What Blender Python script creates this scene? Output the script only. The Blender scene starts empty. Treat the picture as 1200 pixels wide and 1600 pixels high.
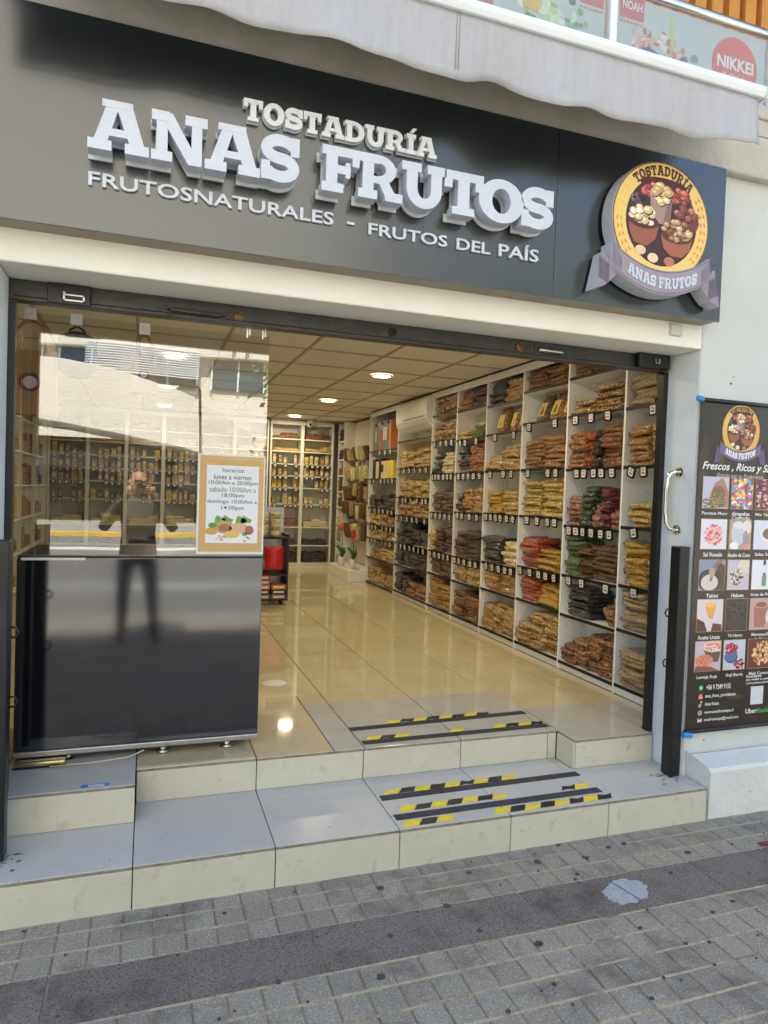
import bpy, math, random
from mathutils import Vector, Matrix

random.seed(7)
scn = bpy.context.scene
col = scn.collection
R = math.radians

# ------------------------------------------------------------------ camera
YAW, PITCH, ROLL = R(19.086), R(1.625), R(-2.004)
fw = Vector((math.sin(YAW) * math.cos(PITCH), math.cos(YAW) * math.cos(PITCH), -math.sin(PITCH)))
rt0 = Vector((math.cos(YAW), -math.sin(YAW), 0))
dn0 = fw.cross(rt0)
rt = math.cos(ROLL) * rt0 + math.sin(ROLL) * dn0
dn = -math.sin(ROLL) * rt0 + math.cos(ROLL) * dn0
camd = bpy.data.cameras.new('camera')
camd.sensor_fit = 'VERTICAL'
camd.sensor_height = 36.0
camd.lens = 36.0 * 1068 / 1600
camd.clip_start = 0.02
camd.clip_end = 600
cam = bpy.data.objects.new('camera', camd)
CAM = Vector((0, 0, 1.5))
cam.matrix_world = Matrix(((rt.x, -dn.x, -fw.x, CAM.x), (rt.y, -dn.y, -fw.y, CAM.y),
                           (rt.z, -dn.z, -fw.z, CAM.z), (0, 0, 0, 1)))
col.objects.link(cam)
scn.camera = cam

# ------------------------------------------------------------------ light
SUN_EL, SUN_AZ = R(55), R(-12)          # the sun stands behind the shop, so its front is in open shade
w = bpy.data.worlds.new('World')
scn.world = w
w.use_nodes = True
nt = w.node_tree
sky = nt.nodes.new('ShaderNodeTexSky')
sky.sky_type = 'NISHITA'
sky.sun_disc = False
sky.sun_elevation = SUN_EL
sky.sun_rotation = SUN_AZ
sky.dust_density = 1.5
nt.links.new(sky.outputs[0], nt.nodes['Background'].inputs[0])
nt.nodes['Background'].inputs[1].default_value = 0.12
sd = bpy.data.lights.new('sun', 'SUN')
sd.energy = 5.0
sd.angle = R(0.5)
sd.color = (1.0, 0.96, 0.90)
so = bpy.data.objects.new('sun', sd)
sdir = -Vector((math.sin(SUN_AZ) * math.cos(SUN_EL), math.cos(SUN_AZ) * math.cos(SUN_EL), math.sin(SUN_EL)))
so.rotation_euler = sdir.to_track_quat('-Z', 'Y').to_euler()
so.location = (0, 20, 30)
col.objects.link(so)
vs = scn.view_settings
vs.view_transform = 'Standard'
vs.look = 'None'
vs.exposure = 2.0
vs.gamma = 1.0
vs.use_curve_mapping = False
try:
    scn.cycles.use_denoising = True
    scn.cycles.max_bounces = 7
    scn.cycles.diffuse_bounces = 4
    scn.cycles.glossy_bounces = 4
    scn.cycles.adaptive_threshold = 0.02
    scn.cycles.transparent_max_bounces = 12
    scn.cycles.sample_clamp_indirect = 8
    scn.cycles.caustics_reflective = False
    scn.cycles.caustics_refractive = False
except Exception:
    pass

# ------------------------------------------------------------------ helpers
def lin(c):
    out = []
    for v in c[:3]:
        v = v / 255.0
        out.append(v / 12.92 if v <= 0.04045 else ((v + 0.055) / 1.055) ** 2.4)
    return tuple(out)

MATS = {}

def mat(name, rgb, rough=0.5, metal=0.0, var=0.0, vscale=6.0, bump=0.0, bscale=60.0, coat=0.0,
        spec=0.5, ior=None, speck=None, stretch=None, rvar=0.0, dirt=None, orand=0.0):
    """Principled material; rgb is sRGB 0-255; var = noise variation of the colour."""
    m = bpy.data.materials.new(name)
    m.use_nodes = True
    N, L = m.node_tree.nodes, m.node_tree.links
    b = N['Principled BSDF']
    c = lin(rgb)
    b.inputs['Base Color'].default_value = (*c, 1)
    b.inputs['Roughness'].default_value = rough
    b.inputs['Metallic'].default_value = metal
    b.inputs['Specular IOR Level'].default_value = spec
    if ior:
        b.inputs['IOR'].default_value = ior
    if coat:
        b.inputs['Coat Weight'].default_value = coat
        b.inputs['Coat Roughness'].default_value = 0.12
    tc = N.new('ShaderNodeNewGeometry')
    src = tc.outputs['Position']
    if stretch:
        mp = N.new('ShaderNodeMapping')
        mp.inputs['Scale'].default_value = stretch
        L.new(src, mp.inputs[0])
        src = mp.outputs[0]
    colsock = None
    if var:
        n = N.new('ShaderNodeTexNoise')
        n.inputs['Scale'].default_value = vscale
        n.inputs['Detail'].default_value = 6
        n.inputs['Roughness'].default_value = 0.65
        L.new(src, n.inputs['Vector'])
        rp = N.new('ShaderNodeValToRGB')
        rp.color_ramp.elements[0].position = 0.3
        rp.color_ramp.elements[1].position = 0.7
        rp.color_ramp.elements[0].color = (*[v * (1 - var) for v in c], 1)
        rp.color_ramp.elements[1].color = (*[min(1, v * (1 + var)) for v in c], 1)
        L.new(n.outputs[0], rp.inputs[0])
        colsock = rp.outputs[0]
        if rvar:
            mr = N.new('ShaderNodeMapRange')
            mr.inputs['To Min'].default_value = max(0.02, rough - rvar)
            mr.inputs['To Max'].default_value = rough + rvar
            L.new(n.outputs[0], mr.inputs[0])
            L.new(mr.outputs[0], b.inputs['Roughness'])
    if speck:                                   # (rgb, scale, amount)
        n2 = N.new('ShaderNodeTexNoise')
        n2.inputs['Scale'].default_value = speck[1]
        n2.inputs['Detail'].default_value = 2
        L.new(src, n2.inputs['Vector'])
        r2 = N.new('ShaderNodeValToRGB')
        r2.color_ramp.elements[0].position = 1 - speck[2]
        r2.color_ramp.elements[1].position = min(1, 1 - speck[2] + 0.06)
        r2.color_ramp.elements[0].color = (0, 0, 0, 1)
        r2.color_ramp.elements[1].color = (1, 1, 1, 1)
        L.new(n2.outputs[0], r2.inputs[0])
        mx = N.new('ShaderNodeMix')
        mx.data_type = 'RGBA'
        L.new(r2.outputs[0], mx.inputs[0])
        if colsock:
            L.new(colsock, mx.inputs[6])
        else:
            mx.inputs[6].default_value = (*c, 1)
        mx.inputs[7].default_value = (*lin(speck[0]), 1)
        colsock = mx.outputs[2]
    if dirt:                                    # (rgb, scale, threshold, strength) large worn patches
        n3 = N.new('ShaderNodeTexNoise')
        n3.inputs['Scale'].default_value = dirt[1]
        n3.inputs['Detail'].default_value = 8
        n3.inputs['Roughness'].default_value = 0.7
        L.new(tc.outputs['Position'], n3.inputs['Vector'])
        r3 = N.new('ShaderNodeValToRGB')
        r3.color_ramp.elements[0].position = dirt[2]
        r3.color_ramp.elements[1].position = min(1, dirt[2] + 0.16)
        r3.color_ramp.elements[0].color = (0, 0, 0, 1)
        r3.color_ramp.elements[1].color = (dirt[3],) * 3 + (1,)
        L.new(n3.outputs[0], r3.inputs[0])
        mx = N.new('ShaderNodeMix')
        mx.data_type = 'RGBA'
        L.new(r3.outputs[0], mx.inputs[0])
        if colsock:
            L.new(colsock, mx.inputs[6])
        else:
            mx.inputs[6].default_value = (*c, 1)
        mx.inputs[7].default_value = (*lin(dirt[0]), 1)
        colsock = mx.outputs[2]
    if orand:                                   # each piece a little lighter or darker
        oi = N.new('ShaderNodeObjectInfo')
        mr = N.new('ShaderNodeMapRange')
        mr.inputs['To Min'].default_value = 1 - orand
        mr.inputs['To Max'].default_value = 1 + orand
        L.new(oi.outputs['Random'], mr.inputs[0])
        mo = N.new('ShaderNodeVectorMath')
        mo.operation = 'SCALE'
        if colsock:
            L.new(colsock, mo.inputs[0])
        else:
            mo.inputs[0].default_value = c
        L.new(mr.outputs[0], mo.inputs['Scale'])
        colsock = mo.outputs[0]
    if colsock:
        L.new(colsock, b.inputs['Base Color'])
    if bump:
        nb = N.new('ShaderNodeTexNoise')
        nb.inputs['Scale'].default_value = bscale
        nb.inputs['Detail'].default_value = 4
        L.new(src, nb.inputs['Vector'])
        bp = N.new('ShaderNodeBump')
        bp.inputs['Strength'].default_value = bump
        bp.inputs['Distance'].default_value = 0.01
        L.new(nb.outputs[0], bp.inputs['Height'])
        L.new(bp.outputs[0], b.inputs['Normal'])
    MATS[name] = m
    return m

def emis(name, rgb, strength):
    m = bpy.data.materials.new(name)
    m.use_nodes = True
    b = m.node_tree.nodes['Principled BSDF']
    b.inputs['Base Color'].default_value = (*lin(rgb), 1)
    b.inputs['Emission Color'].default_value = (*lin(rgb), 1)
    b.inputs['Emission Strength'].default_value = strength
    MATS[name] = m
    return m

def glass(name, tint, ior, rough=0.0, wob=0.0):
    """Thin sheet of glass: clear body plus a Fresnel mirror coat."""
    m = bpy.data.materials.new(name)
    m.use_nodes = True
    N, L = m.node_tree.nodes, m.node_tree.links
    N.remove(N['Principled BSDF'])
    tr = N.new('ShaderNodeBsdfTransparent')
    tr.inputs[0].default_value = (*tint, 1)
    gl = N.new('ShaderNodeBsdfGlossy')
    gl.inputs['Roughness'].default_value = rough
    gl.inputs[0].default_value = (1, 1, 1, 1)
    lw = N.new('ShaderNodeLayerWeight')          # Schlick's law, the same from both sides of the sheet
    lw.inputs[0].default_value = 0.5
    pw = N.new('ShaderNodeMath')
    pw.operation = 'POWER'
    pw.inputs[1].default_value = 5.0
    L.new(lw.outputs['Facing'], pw.inputs[0])
    f0 = ((ior - 1) / (ior + 1)) ** 2
    fr = N.new('ShaderNodeMath')
    fr.operation = 'MULTIPLY_ADD'
    fr.inputs[1].default_value = 1 - f0
    fr.inputs[2].default_value = f0
    L.new(pw.outputs[0], fr.inputs[0])
    if wob:
        tc = N.new('ShaderNodeTexCoord')
        n = N.new('ShaderNodeTexNoise')
        n.inputs['Scale'].default_value = 1.6
        n.inputs['Detail'].default_value = 0.5
        L.new(tc.outputs['Object'], n.inputs['Vector'])
        bp = N.new('ShaderNodeBump')
        bp.inputs['Strength'].default_value = wob
        bp.inputs['Distance'].default_value = 0.02
        L.new(n.outputs[0], bp.inputs['Height'])
        L.new(bp.outputs[0], gl.inputs['Normal'])
    mx = N.new('ShaderNodeMixShader')
    L.new(fr.outputs[0], mx.inputs[0])
    L.new(tr.outputs[0], mx.inputs[1])
    L.new(gl.outputs[0], mx.inputs[2])
    L.new(mx.outputs[0], N['Material Output'].inputs[0])
    MATS[name] = m
    return m

def print_mat(name, rough=0.4, spec=0.5):
    """Flat print: the ink colour is stored per face."""
    m = bpy.data.materials.new(name)
    m.use_nodes = True
    N, L = m.node_tree.nodes, m.node_tree.links
    b = N['Principled BSDF']
    b.inputs['Roughness'].default_value = rough
    b.inputs['Specular IOR Level'].default_value = spec
    a = N.new('ShaderNodeAttribute')
    a.attribute_name = 'ink'
    L.new(a.outputs['Color'], b.inputs['Base Color'])
    MATS[name] = m
    return m

def nut(name, cols, scale=70.0, bump=1.0, gloss=0.9):
    """Goods seen through clear film: cells of the goods' own colours under a glossy coat."""
    m = bpy.data.materials.new(name)
    m.use_nodes = True
    N, L = m.node_tree.nodes, m.node_tree.links
    b = N['Principled BSDF']
    tc = N.new('ShaderNodeNewGeometry')
    oi = N.new('ShaderNodeObjectInfo')
    va = N.new('ShaderNodeVectorMath')
    va.operation = 'SCALE'
    cmb = N.new('ShaderNodeCombineXYZ')
    for i in range(3):
        L.new(oi.outputs['Random'], cmb.inputs[i])
    L.new(cmb.outputs[0], va.inputs[0])
    va.inputs['Scale'].default_value = 37.0
    ad = N.new('ShaderNodeVectorMath')
    ad.operation = 'ADD'
    L.new(tc.outputs['Position'], ad.inputs[0])
    L.new(va.outputs[0], ad.inputs[1])
    vo = N.new('ShaderNodeTexVoronoi')
    vo.inputs['Scale'].default_value = scale
    L.new(ad.outputs[0], vo.inputs['Vector'])
    sp = N.new('ShaderNodeSeparateColor')
    L.new(vo.outputs['Color'], sp.inputs[0])
    rp = N.new('ShaderNodeValToRGB')
    rp.color_ramp.interpolation = 'LINEAR'
    cs = [lin(c) for c in cols]
    els = rp.color_ramp.elements
    els[0].position, els[0].color = 0.1, (*cs[0], 1)
    els[1].position, els[1].color = 0.9, (*cs[-1], 1)
    for i, c in enumerate(cs[1:-1]):
        e = els.new(0.1 + 0.8 * (i + 1) / (len(cs) - 1))
        e.color = (*c, 1)
    L.new(sp.outputs[0], rp.inputs[0])
    L.new(rp.outputs[0], b.inputs['Base Color'])
    n = N.new('ShaderNodeTexNoise')
    n.inputs['Scale'].default_value = 38
    n.inputs['Detail'].default_value = 3
    L.new(ad.outputs[0], n.inputs['Vector'])
    ma = N.new('ShaderNodeMath')
    ma.operation = 'SUBTRACT'
    L.new(n.outputs[0], ma.inputs[0])
    L.new(vo.outputs['Distance'], ma.inputs[1])
    bp = N.new('ShaderNodeBump')
    bp.inputs['Strength'].default_value = bump
    bp.inputs['Distance'].default_value = 0.012
    L.new(ma.outputs[0], bp.inputs['Height'])
    L.new(bp.outputs[0], b.inputs['Normal'])
    nf = N.new('ShaderNodeTexNoise')              # creases of the clear film
    nf.inputs['Scale'].default_value = 95
    nf.inputs['Detail'].default_value = 2
    L.new(ad.outputs[0], nf.inputs['Vector'])
    bf = N.new('ShaderNodeBump')
    bf.inputs['Strength'].default_value = 1.0
    bf.inputs['Distance'].default_value = 0.006
    L.new(nf.outputs[0], bf.inputs['Height'])
    L.new(bf.outputs[0], b.inputs['Coat Normal'])
    b.inputs['Roughness'].default_value = 0.5
    b.inputs['Coat Weight'].default_value = gloss
    b.inputs['Coat Roughness'].default_value = 0.08
    MATS[name] = m
    return m

class MB:
    """Collects faces and links them as ONE mesh object."""
    def __init__(s):
        s.v, s.f, s.mi, s.c = [], [], [], []

    def add(s, vs, fs, mi=0, ink=None):
        o = len(s.v)
        s.v += [tuple(p) for p in vs]
        for f in fs:
            s.f.append([i + o for i in f])
            s.mi.append(mi)
            s.c.append(ink)
        return s

    def box(s, x0, x1, y0, y1, z0, z1, mi=0, ink=None):
        vs = [(x, y, z) for z in (z0, z1) for y in (y0, y1) for x in (x0, x1)]
        return s.add(vs, [(0, 2, 3, 1), (4, 5, 7, 6), (0, 1, 5, 4), (2, 6, 7, 3), (0, 4, 6, 2), (1, 3, 7, 5)], mi, ink)

    def obox(s, mtx, sx, sy, sz, mi=0, ink=None):
        vs = [mtx @ Vector((x * sx, y * sy, z * sz)) for z in (-.5, .5) for y in (-.5, .5) for x in (-.5, .5)]
        return s.add(vs, [(0, 2, 3, 1), (4, 5, 7, 6), (0, 1, 5, 4), (2, 6, 7, 3), (0, 4, 6, 2), (1, 3, 7, 5)], mi, ink)

    def extr(s, poly, mp, y0, y1, mi=0, ink=None):
        """polygon in (u,v) -> mp -> (x,z), extruded from y0 (front) to y1."""
        n = len(poly)
        P = [mp(*p) for p in poly]
        vs = [(x, y0, z) for x, z in P] + [(x, y1, z) for x, z in P]
        fs = [tuple(range(n)), tuple(range(2 * n - 1, n - 1, -1))]
        fs += [(i, i + n, (i + 1) % n + n, (i + 1) % n) for i in range(n)]
        return s.add(vs, fs, mi, ink)

    def strip(s, A, B, mp, y0, y1, closed=False, mi=0, ink=None):
        """band between point rows A and B, extruded."""
        n = len(A)
        a = [mp(*p) for p in A]
        b = [mp(*p) for p in B]
        vs = ([(x, y0, z) for x, z in a] + [(x, y0, z) for x, z in b]
              + [(x, y1, z) for x, z in a] + [(x, y1, z) for x, z in b])
        fs = []
        rng = range(n) if closed else range(n - 1)
        for i in rng:
            j = (i + 1) % n
            fs += [(i, j, n + j, n + i), (2 * n + i, 3 * n + i, 3 * n + j, 2 * n + j),
                   (i, 2 * n + i, 2 * n + j, j), (n + i, n + j, 3 * n + j, 3 * n + i)]
        if not closed:
            fs += [(0, n, 3 * n, 2 * n), (n - 1, 3 * n - 1, 4 * n - 1, 2 * n - 1)]
        return s.add(vs, fs, mi, ink)

    def flat(s, poly, y, mi=0, ink=None):
        """flat print facing the street (-Y)."""
        return s.add([(x, y, z) for x, z in poly], [tuple(range(len(poly)))], mi, ink)

    def tube(s, pts, r, n=8, mi=0, cap=True, ink=None):
        pts = [Vector(p) for p in pts]
        rs = r if isinstance(r, (list, tuple)) else [r] * len(pts)
        vs, fs = [], []
        up = None
        for i, p in enumerate(pts):
            t = (pts[min(i + 1, len(pts) - 1)] - pts[max(i - 1, 0)]).normalized()
            if up is None:
                up = t.orthogonal().normalized()
            up = (up - t * up.dot(t))
            up = up.normalized() if up.length > 1e-6 else t.orthogonal().normalized()
            sd_ = t.cross(up)
            for k in range(n):
                a = 2 * math.pi * k / n
                vs.append(p + (up * math.cos(a) + sd_ * math.sin(a)) * rs[i])
        for i in range(len(pts) - 1):
            for k in range(n):
                fs.append((i * n + k, i * n + (k + 1) % n, (i + 1) * n + (k + 1) % n, (i + 1) * n + k))
        if cap:
            fs.append(tuple(range(n - 1, -1, -1)))
            fs.append(tuple(range((len(pts) - 1) * n, len(pts) * n)))
        return s.add(vs, fs, mi, ink)

    def lathe(s, cx, cy, prof, n=16, mi=0, ink=None):
        vs, fs = [], []
        for r, z in prof:
            for k in range(n):
                a = 2 * math.pi * k / n
                vs.append((cx + r * math.cos(a), cy + r * math.sin(a), z))
        for i in range(len(prof) - 1):
            for k in range(n):
                fs.append((i * n + k, i * n + (k + 1) % n, (i + 1) * n + (k + 1) % n, (i + 1) * n + k))
        fs.append(tuple(range(n - 1, -1, -1)))
        fs.append(tuple(range((len(prof) - 1) * n, len(prof) * n)))
        return s.add(vs, fs, mi, ink)

    def mesh(s, name, mats, smooth=False):
        me = bpy.data.meshes.new(name)
        me.from_pydata(s.v, [], s.f)
        for m in mats:
            me.materials.append(MATS[m] if isinstance(m, str) else m)
        if len(mats) > 1:
            me.polygons.foreach_set('material_index', s.mi)
        if any(c is not None for c in s.c):
            at = me.attributes.new('ink', 'FLOAT_COLOR', 'FACE')
            flatc = []
            for c in s.c:
                flatc += [*(lin(c) if c is not None else (.5, .5, .5)), 1.0]
            at.data.foreach_set('color', flatc)
        if smooth:
            me.polygons.foreach_set('use_smooth', [True] * len(me.polygons))
        me.update()
        return me

    def build(s, name, mats, parent=None, smooth=False, bev=0.0, seg=2):
        if isinstance(mats, str):
            mats = [mats]
        o = bpy.data.objects.new(name, s.mesh(name, mats, smooth))
        col.objects.link(o)
        if parent:
            o.parent = parent
        if bev:
            md = o.modifiers.new('bevel', 'BEVEL')
            md.width = bev
            md.segments = seg
            md.limit_method = 'ANGLE'
            md.angle_limit = R(50)
        return o

def tag(o, label, cat=None, group=None, kind=None):
    if label:
        o['label'] = label
    if cat:
        o['category'] = cat
    if group:
        o['group'] = group
    if kind:
        o['kind'] = kind
    return o

def thing(name, label, cat, loc=(0, 0, 0), group=None, kind=None):
    o = bpy.data.objects.new(name, None)
    o.empty_display_size = 0.1
    col.objects.link(o)
    o.location = loc
    return tag(o, label, cat, group, kind)

def child(o, parent):
    """parent o and keep the coordinates it was built with (world)."""
    o.parent = parent
    o.matrix_parent_inverse = Matrix.Translation(parent.location).inverted()
    return o

_tmpc = bpy.data.curves.new('tmp_text', 'FONT')
_tmpo = bpy.data.objects.new('tmp_text', _tmpc)
col.objects.link(_tmpo)

def glyphs(body, bold=0.0, shear=0.0, align='LEFT'):
    _tmpc.body = body
    _tmpc.offset = bold
    _tmpc.shear = shear
    _tmpc.align_x = align
    _tmpc.resolution_u = 3
    dg = bpy.context.evaluated_depsgraph_get()
    dg.update()
    me = bpy.data.meshes.new_from_object(_tmpo.evaluated_get(dg))
    vs = [(v.co.x, v.co.y) for v in me.vertices]
    fs = [tuple(p.vertices) for p in me.polygons]
    bpy.data.meshes.remove(me)
    return vs, fs

def text(mb, body, x0, x1, z0, z1, y, mi=0, ink=None, bold=0.0, shear=0.0, depth=0.0, rot=0.0, plane='front'):
    """Letters fitted into the box x0..x1, z0..z1 on the plane Y=y (facing the street)."""
    vs, fs = glyphs(body, bold, shear)
    if not vs:
        return
    ax, bx_ = min(v[0] for v in vs), max(v[0] for v in vs)
    az, bz = min(v[1] for v in vs), max(v[1] for v in vs)
    cx, cz = (x0 + x1) / 2, (z0 + z1) / 2
    out = []
    for u, v in vs:
        x = x0 + (u - ax) / (bx_ - ax) * (x1 - x0)
        z = z0 + (v - az) / max(1e-6, (bz - az)) * (z1 - z0)
        if rot:
            dx, dz = x - cx, z - cz
            x, z = cx + dx * math.cos(rot) - dz * math.sin(rot), cz + dx * math.sin(rot) + dz * math.cos(rot)
        out.append((x, y, z))
    if not depth:
        mb.add(out, fs, mi, ink)
        return
    n = len(out)
    back = [(x, y + depth, z) for x, _, z in out]
    cnt = {}
    for f in fs:
        for i in range(len(f)):
            e = (f[i], f[(i + 1) % len(f)])
            k = (min(e), max(e))
            cnt[k] = cnt.get(k, 0) + 1
    side = [(a, a + n, b + n, b) for (a, b), c in cnt.items() if c == 1]
    mb.add(out + back, fs + side, mi, ink)

# --- a slab-serif alphabet for the shop's own lettering (cap height 1)
def arcpts(cx, cy, rx, ry, a0, a1, n):
    return [(cx + rx * math.cos(R(a0 + (a1 - a0) * i / n)), cy + ry * math.sin(R(a0 + (a1 - a0) * i / n))) for i in range(n + 1)]

def rect(x0, x1, y0, y1):
    return ('p', [(x0, y0), (x1, y0), (x1, y1), (x0, y1)])

def slab(ch):
    t, h = .27, .2          # stem, slab thickness
    e = .012
    if ch == 'T':
        return .92, [rect(0, .92, 1 - h, 1), rect(.46 - t / 2, .46 + t / 2, e, 1 - e), rect(.2, .72, 0, h * .9),
                     rect(e, .19, .6, 1 - e), rect(.73, .92 - e, .6, 1 - e)]
    if ch == 'A':
        return 1.16, [('p', [(.08, .1), (.34, .1), (.6, .95), (.36, .95)]), ('p', [(.82, .1), (1.1, .1), (.83, .95), (.5, .95)]),
                      rect(.27, .9, .3, .45), rect(0, .45, 0, h), rect(.7, 1.16, 0, h), rect(.26, .84, 1 - h * .7, 1)]
    if ch == 'N':
        return 1.14, [rect(.1, .1 + t * .85, e, 1 - e), rect(.82, .82 + t * .8, .02, 1 - e), ('p', [(.12, .98), (.42, .98), (1.03, 0), (.76, 0)]),
                      rect(0, .43, 0, h), rect(0, .36, 1 - h, 1), rect(.68, 1.14, 1 - h, 1)]
    if ch == 'F':
        return .92, [rect(.1, .1 + t, e, 1 - e), rect(0, .9, 1 - h, 1), rect(0, .52, 0, h), rect(.2, .68, .42, .6),
                     rect(.72, .9 - e, .62, 1 - e), rect(.56, .68 - e, .34, .68)]
    if ch == 'I':
        return .52, [rect(.12, .12 + t, e, 1 - e), rect(0, .52, 0, h), rect(0, .52, 1 - h, 1)]
    if ch == 'Í':
        w_, p = slab('I')
        return w_, p + [('p', [(.2, 1.08), (.36, 1.08), (.56, 1.3), (.34, 1.3)])]
    if ch == 'O':
        return 1.02, [('r', arcpts(.51, .5, .51, .52, 0, 360, 32)[:-1], arcpts(.51, .5, .21, .3, 0, 360, 32)[:-1])]
    if ch == 'D':
        return 1.02, [rect(.1, .1 + t, e, 1 - e), rect(0, .45, 0, h), rect(0, .45, 1 - h, 1),
                      ('s', arcpts(.44, .5, .58, .5 - e / 2, -90, 90, 18), arcpts(.44, .5, .3, .3, -90, 90, 18))]
    if ch == 'U':
        return 1.1, [rect(.12, .12 + t, .42, 1 - e), rect(.73, .73 + t, .42, 1 - e), rect(0, .48, 1 - h, 1), rect(.63, 1.1, 1 - h, 1),
                     ('s', arcpts(.56, .43, .44, .45, 180, 360, 20), arcpts(.56, .43, .17, .22, 180, 360, 20))]
    if ch == 'R':
        return 1.1, [rect(.1, .1 + t, e, 1 - e), rect(0, .47, 0, h), rect(0, .5, 1 - h, 1), rect(.3, .55, .36, .52),
                     ('s', arcpts(.5, .68, .42, .32 - e / 2, -90, 90, 16), arcpts(.5, .68, .17, .14, -90, 90, 16)),
                     ('p', [(.46, .46), (.72, .46), (.98, .06), (.68, .06)]), rect(.66, 1.1, 0, h)]
    if ch == 'S':
        w_, tt = .88, .25
        ry = (1 - tt) / 4 + .005
        rx = w_ / 2 - tt / 2
        cl = arcpts(w_ / 2, .5 + ry, rx, ry, 20, 270, 18) + arcpts(w_ / 2, .5 - ry, rx, ry, 90, -160, 18)[1:]
        A, B = [], []
        for i, p in enumerate(cl):
            q0, q1 = cl[max(0, i - 1)], cl[min(len(cl) - 1, i + 1)]
            dx, dy = q1[0] - q0[0], q1[1] - q0[1]
            l = math.hypot(dx, dy)
            A.append((p[0] - dy / l * tt / 2, p[1] + dx / l * tt / 2))
            B.append((p[0] + dy / l * tt / 2, p[1] - dx / l * tt / 2))
        return w_, [('s', A, B), rect(w_ - .21, w_ - .01, .58, .98), rect(.01, .21, .02, .42)]
    return .4, []

def slab_letter(mb, ch, mp, y0, y1, mi=0, ink=None, step=0.0004):
    wd, prims = slab(ch)
    for k, p in enumerate(prims):
        o = k * step
        if p[0] == 'p':
            mb.extr(p[1], mp, y0 - o, y1, mi, ink)
        elif p[0] == 'r':
            mb.strip(p[1], p[2], mp, y0 - o, y1, True, mi, ink)
        else:
            mb.strip(p[1], p[2], mp, y0 - o, y1, False, mi, ink)

def slab_width(s, gap=.06):
    return sum((slab(c)[0] if c != ' ' else .34) + gap for c in s) - gap

ORD = ['first', 'second', 'third', 'fourth', 'fifth', 'sixth', 'seventh', 'eighth', 'ninth', 'tenth', 'eleventh', 'twelfth',
       'thirteenth', 'fourteenth']

# ------------------------------------------------------------------ materials
mat('paver', (150, 143, 130), .85, var=.3, vscale=120, bump=.5, bscale=220, speck=((196, 188, 168), 170, .40), orand=.08,
    dirt=((84, 79, 74), 3.2, .5, .6))
mat('slab_dark', (126, 116, 110), .85, var=.3, vscale=90, bump=.6, bscale=180, speck=((64, 59, 57), 150, .42), orand=.07,
    dirt=((66, 60, 56), 4.5, .5, .6))
mat('joint', (134, 126, 106), .95, var=.35, vscale=9)
mat('joint_sand', (180, 168, 138), .95, var=.25, vscale=40, dirt=((96, 88, 74), 6, .5, .8))
mat('tile_edge', (150, 138, 112), .8, var=.3, vscale=25, dirt=((92, 84, 70), 18, .52, .8))
mat('grime', (96, 94, 90), .7, var=.3, vscale=30)
mat('asphalt', (122, 120, 114), .9, var=.2, vscale=40, bump=.3)
mat('road_paint', (225, 225, 220), .7, var=.1)
mat('yellow_paint', (210, 170, 60), .7, var=.15)
mat('ground_earth', (120, 116, 108), .95, var=.2, vscale=.6)
mat('kerb_stone', (150, 148, 142), .8, var=.15)
mat('tile', (196, 194, 190), .25, spec=.35, speck=((130, 122, 108), 42, .27), var=.05, vscale=4, orand=.025, rvar=.06, dirt=((172, 168, 158), 9, .58, .3))
mat('tile_floor', (214, 198, 160), .045, var=.05, vscale=5, orand=.035, rvar=.02, dirt=((190, 172, 138), 6, .6, .3))
mat('tile_grey', (198, 193, 180), .09, var=.05, vscale=8, orand=.02, rvar=.05)
mat('riser', (208, 202, 180), .24, var=.04, vscale=9, orand=.02, rvar=.07, dirt=((150, 140, 116), 12, .56, .55))
mat('grout', (70, 62, 50), .9, var=.2, vscale=30)
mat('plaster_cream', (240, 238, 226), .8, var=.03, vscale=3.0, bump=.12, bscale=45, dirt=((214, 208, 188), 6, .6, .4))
mat('reveal_skylit', (226, 232, 236), .7, var=.04, vscale=6, bump=.15, bscale=30, dirt=((190, 194, 196), 5, .6, .5))  # bluish light from the sky put into the jamb colour
mat('plaster', (204, 207, 202), .8, var=.035, vscale=3.0, bump=.12, bscale=45, dirt=((184, 184, 174), 5, .6, .4))
mat('plaster_rough', (224, 224, 216), .85, var=.05, vscale=9, bump=.6, bscale=38, dirt=((170, 166, 152), 7, .58, .5))
mat('slab_edge', (190, 184, 172), .9, var=.12, vscale=5, bump=.35, bscale=40, dirt=((110, 100, 90), 6, .6, .6))
mat('wood', (206, 146, 74), .5, var=.2, vscale=4, stretch=(8, 8, .8))
mat('steel_dark', (66, 64, 62), .38, metal=.25, var=.3, vscale=14, bump=.15, bscale=60, dirt=((96, 80, 60), 22, .64, .5))
mat('black_metal', (24, 24, 26), .38, var=.2, vscale=12, dirt=((80, 76, 72), 30, .68, .4))
mat('chrome', (225, 222, 215), .12, metal=1)
mat('zinc', (190, 188, 180), .3, metal=1, var=.1)
mat('brass_old', (120, 96, 60), .45, metal=.8, var=.3, vscale=40)
mat('counter_black', (20, 21, 26), .08, spec=1.0, ior=1.7, var=.15, vscale=3, rvar=.05, dirt=((58, 58, 62), 9, .68, .35))
mat('counter_top', (52, 50, 50), .4)
mat('alu', (176, 178, 182), .35, metal=.9, var=.12, vscale=20)
mat('sign_panel', (27, 31, 33), .24, spec=1.0, ior=1.65, var=.12, vscale=2, rvar=.05)
mat('sign_under', (150, 140, 124), .6, var=.1)
mat('letter_white', (208, 213, 224), .35, var=.03, vscale=10, dirt=((196, 200, 208), 16, .58, .35))
mat('letter_cream', (226, 230, 232), .4)
mat('emblem_side', (206, 208, 216), .4, var=.03)
mat('canvas', (184, 184, 188), .85, var=.07, vscale=5, bump=.35, bscale=160, stretch=(6, 6, .7), dirt=((160, 156, 154), 4, .56, .5))
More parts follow.
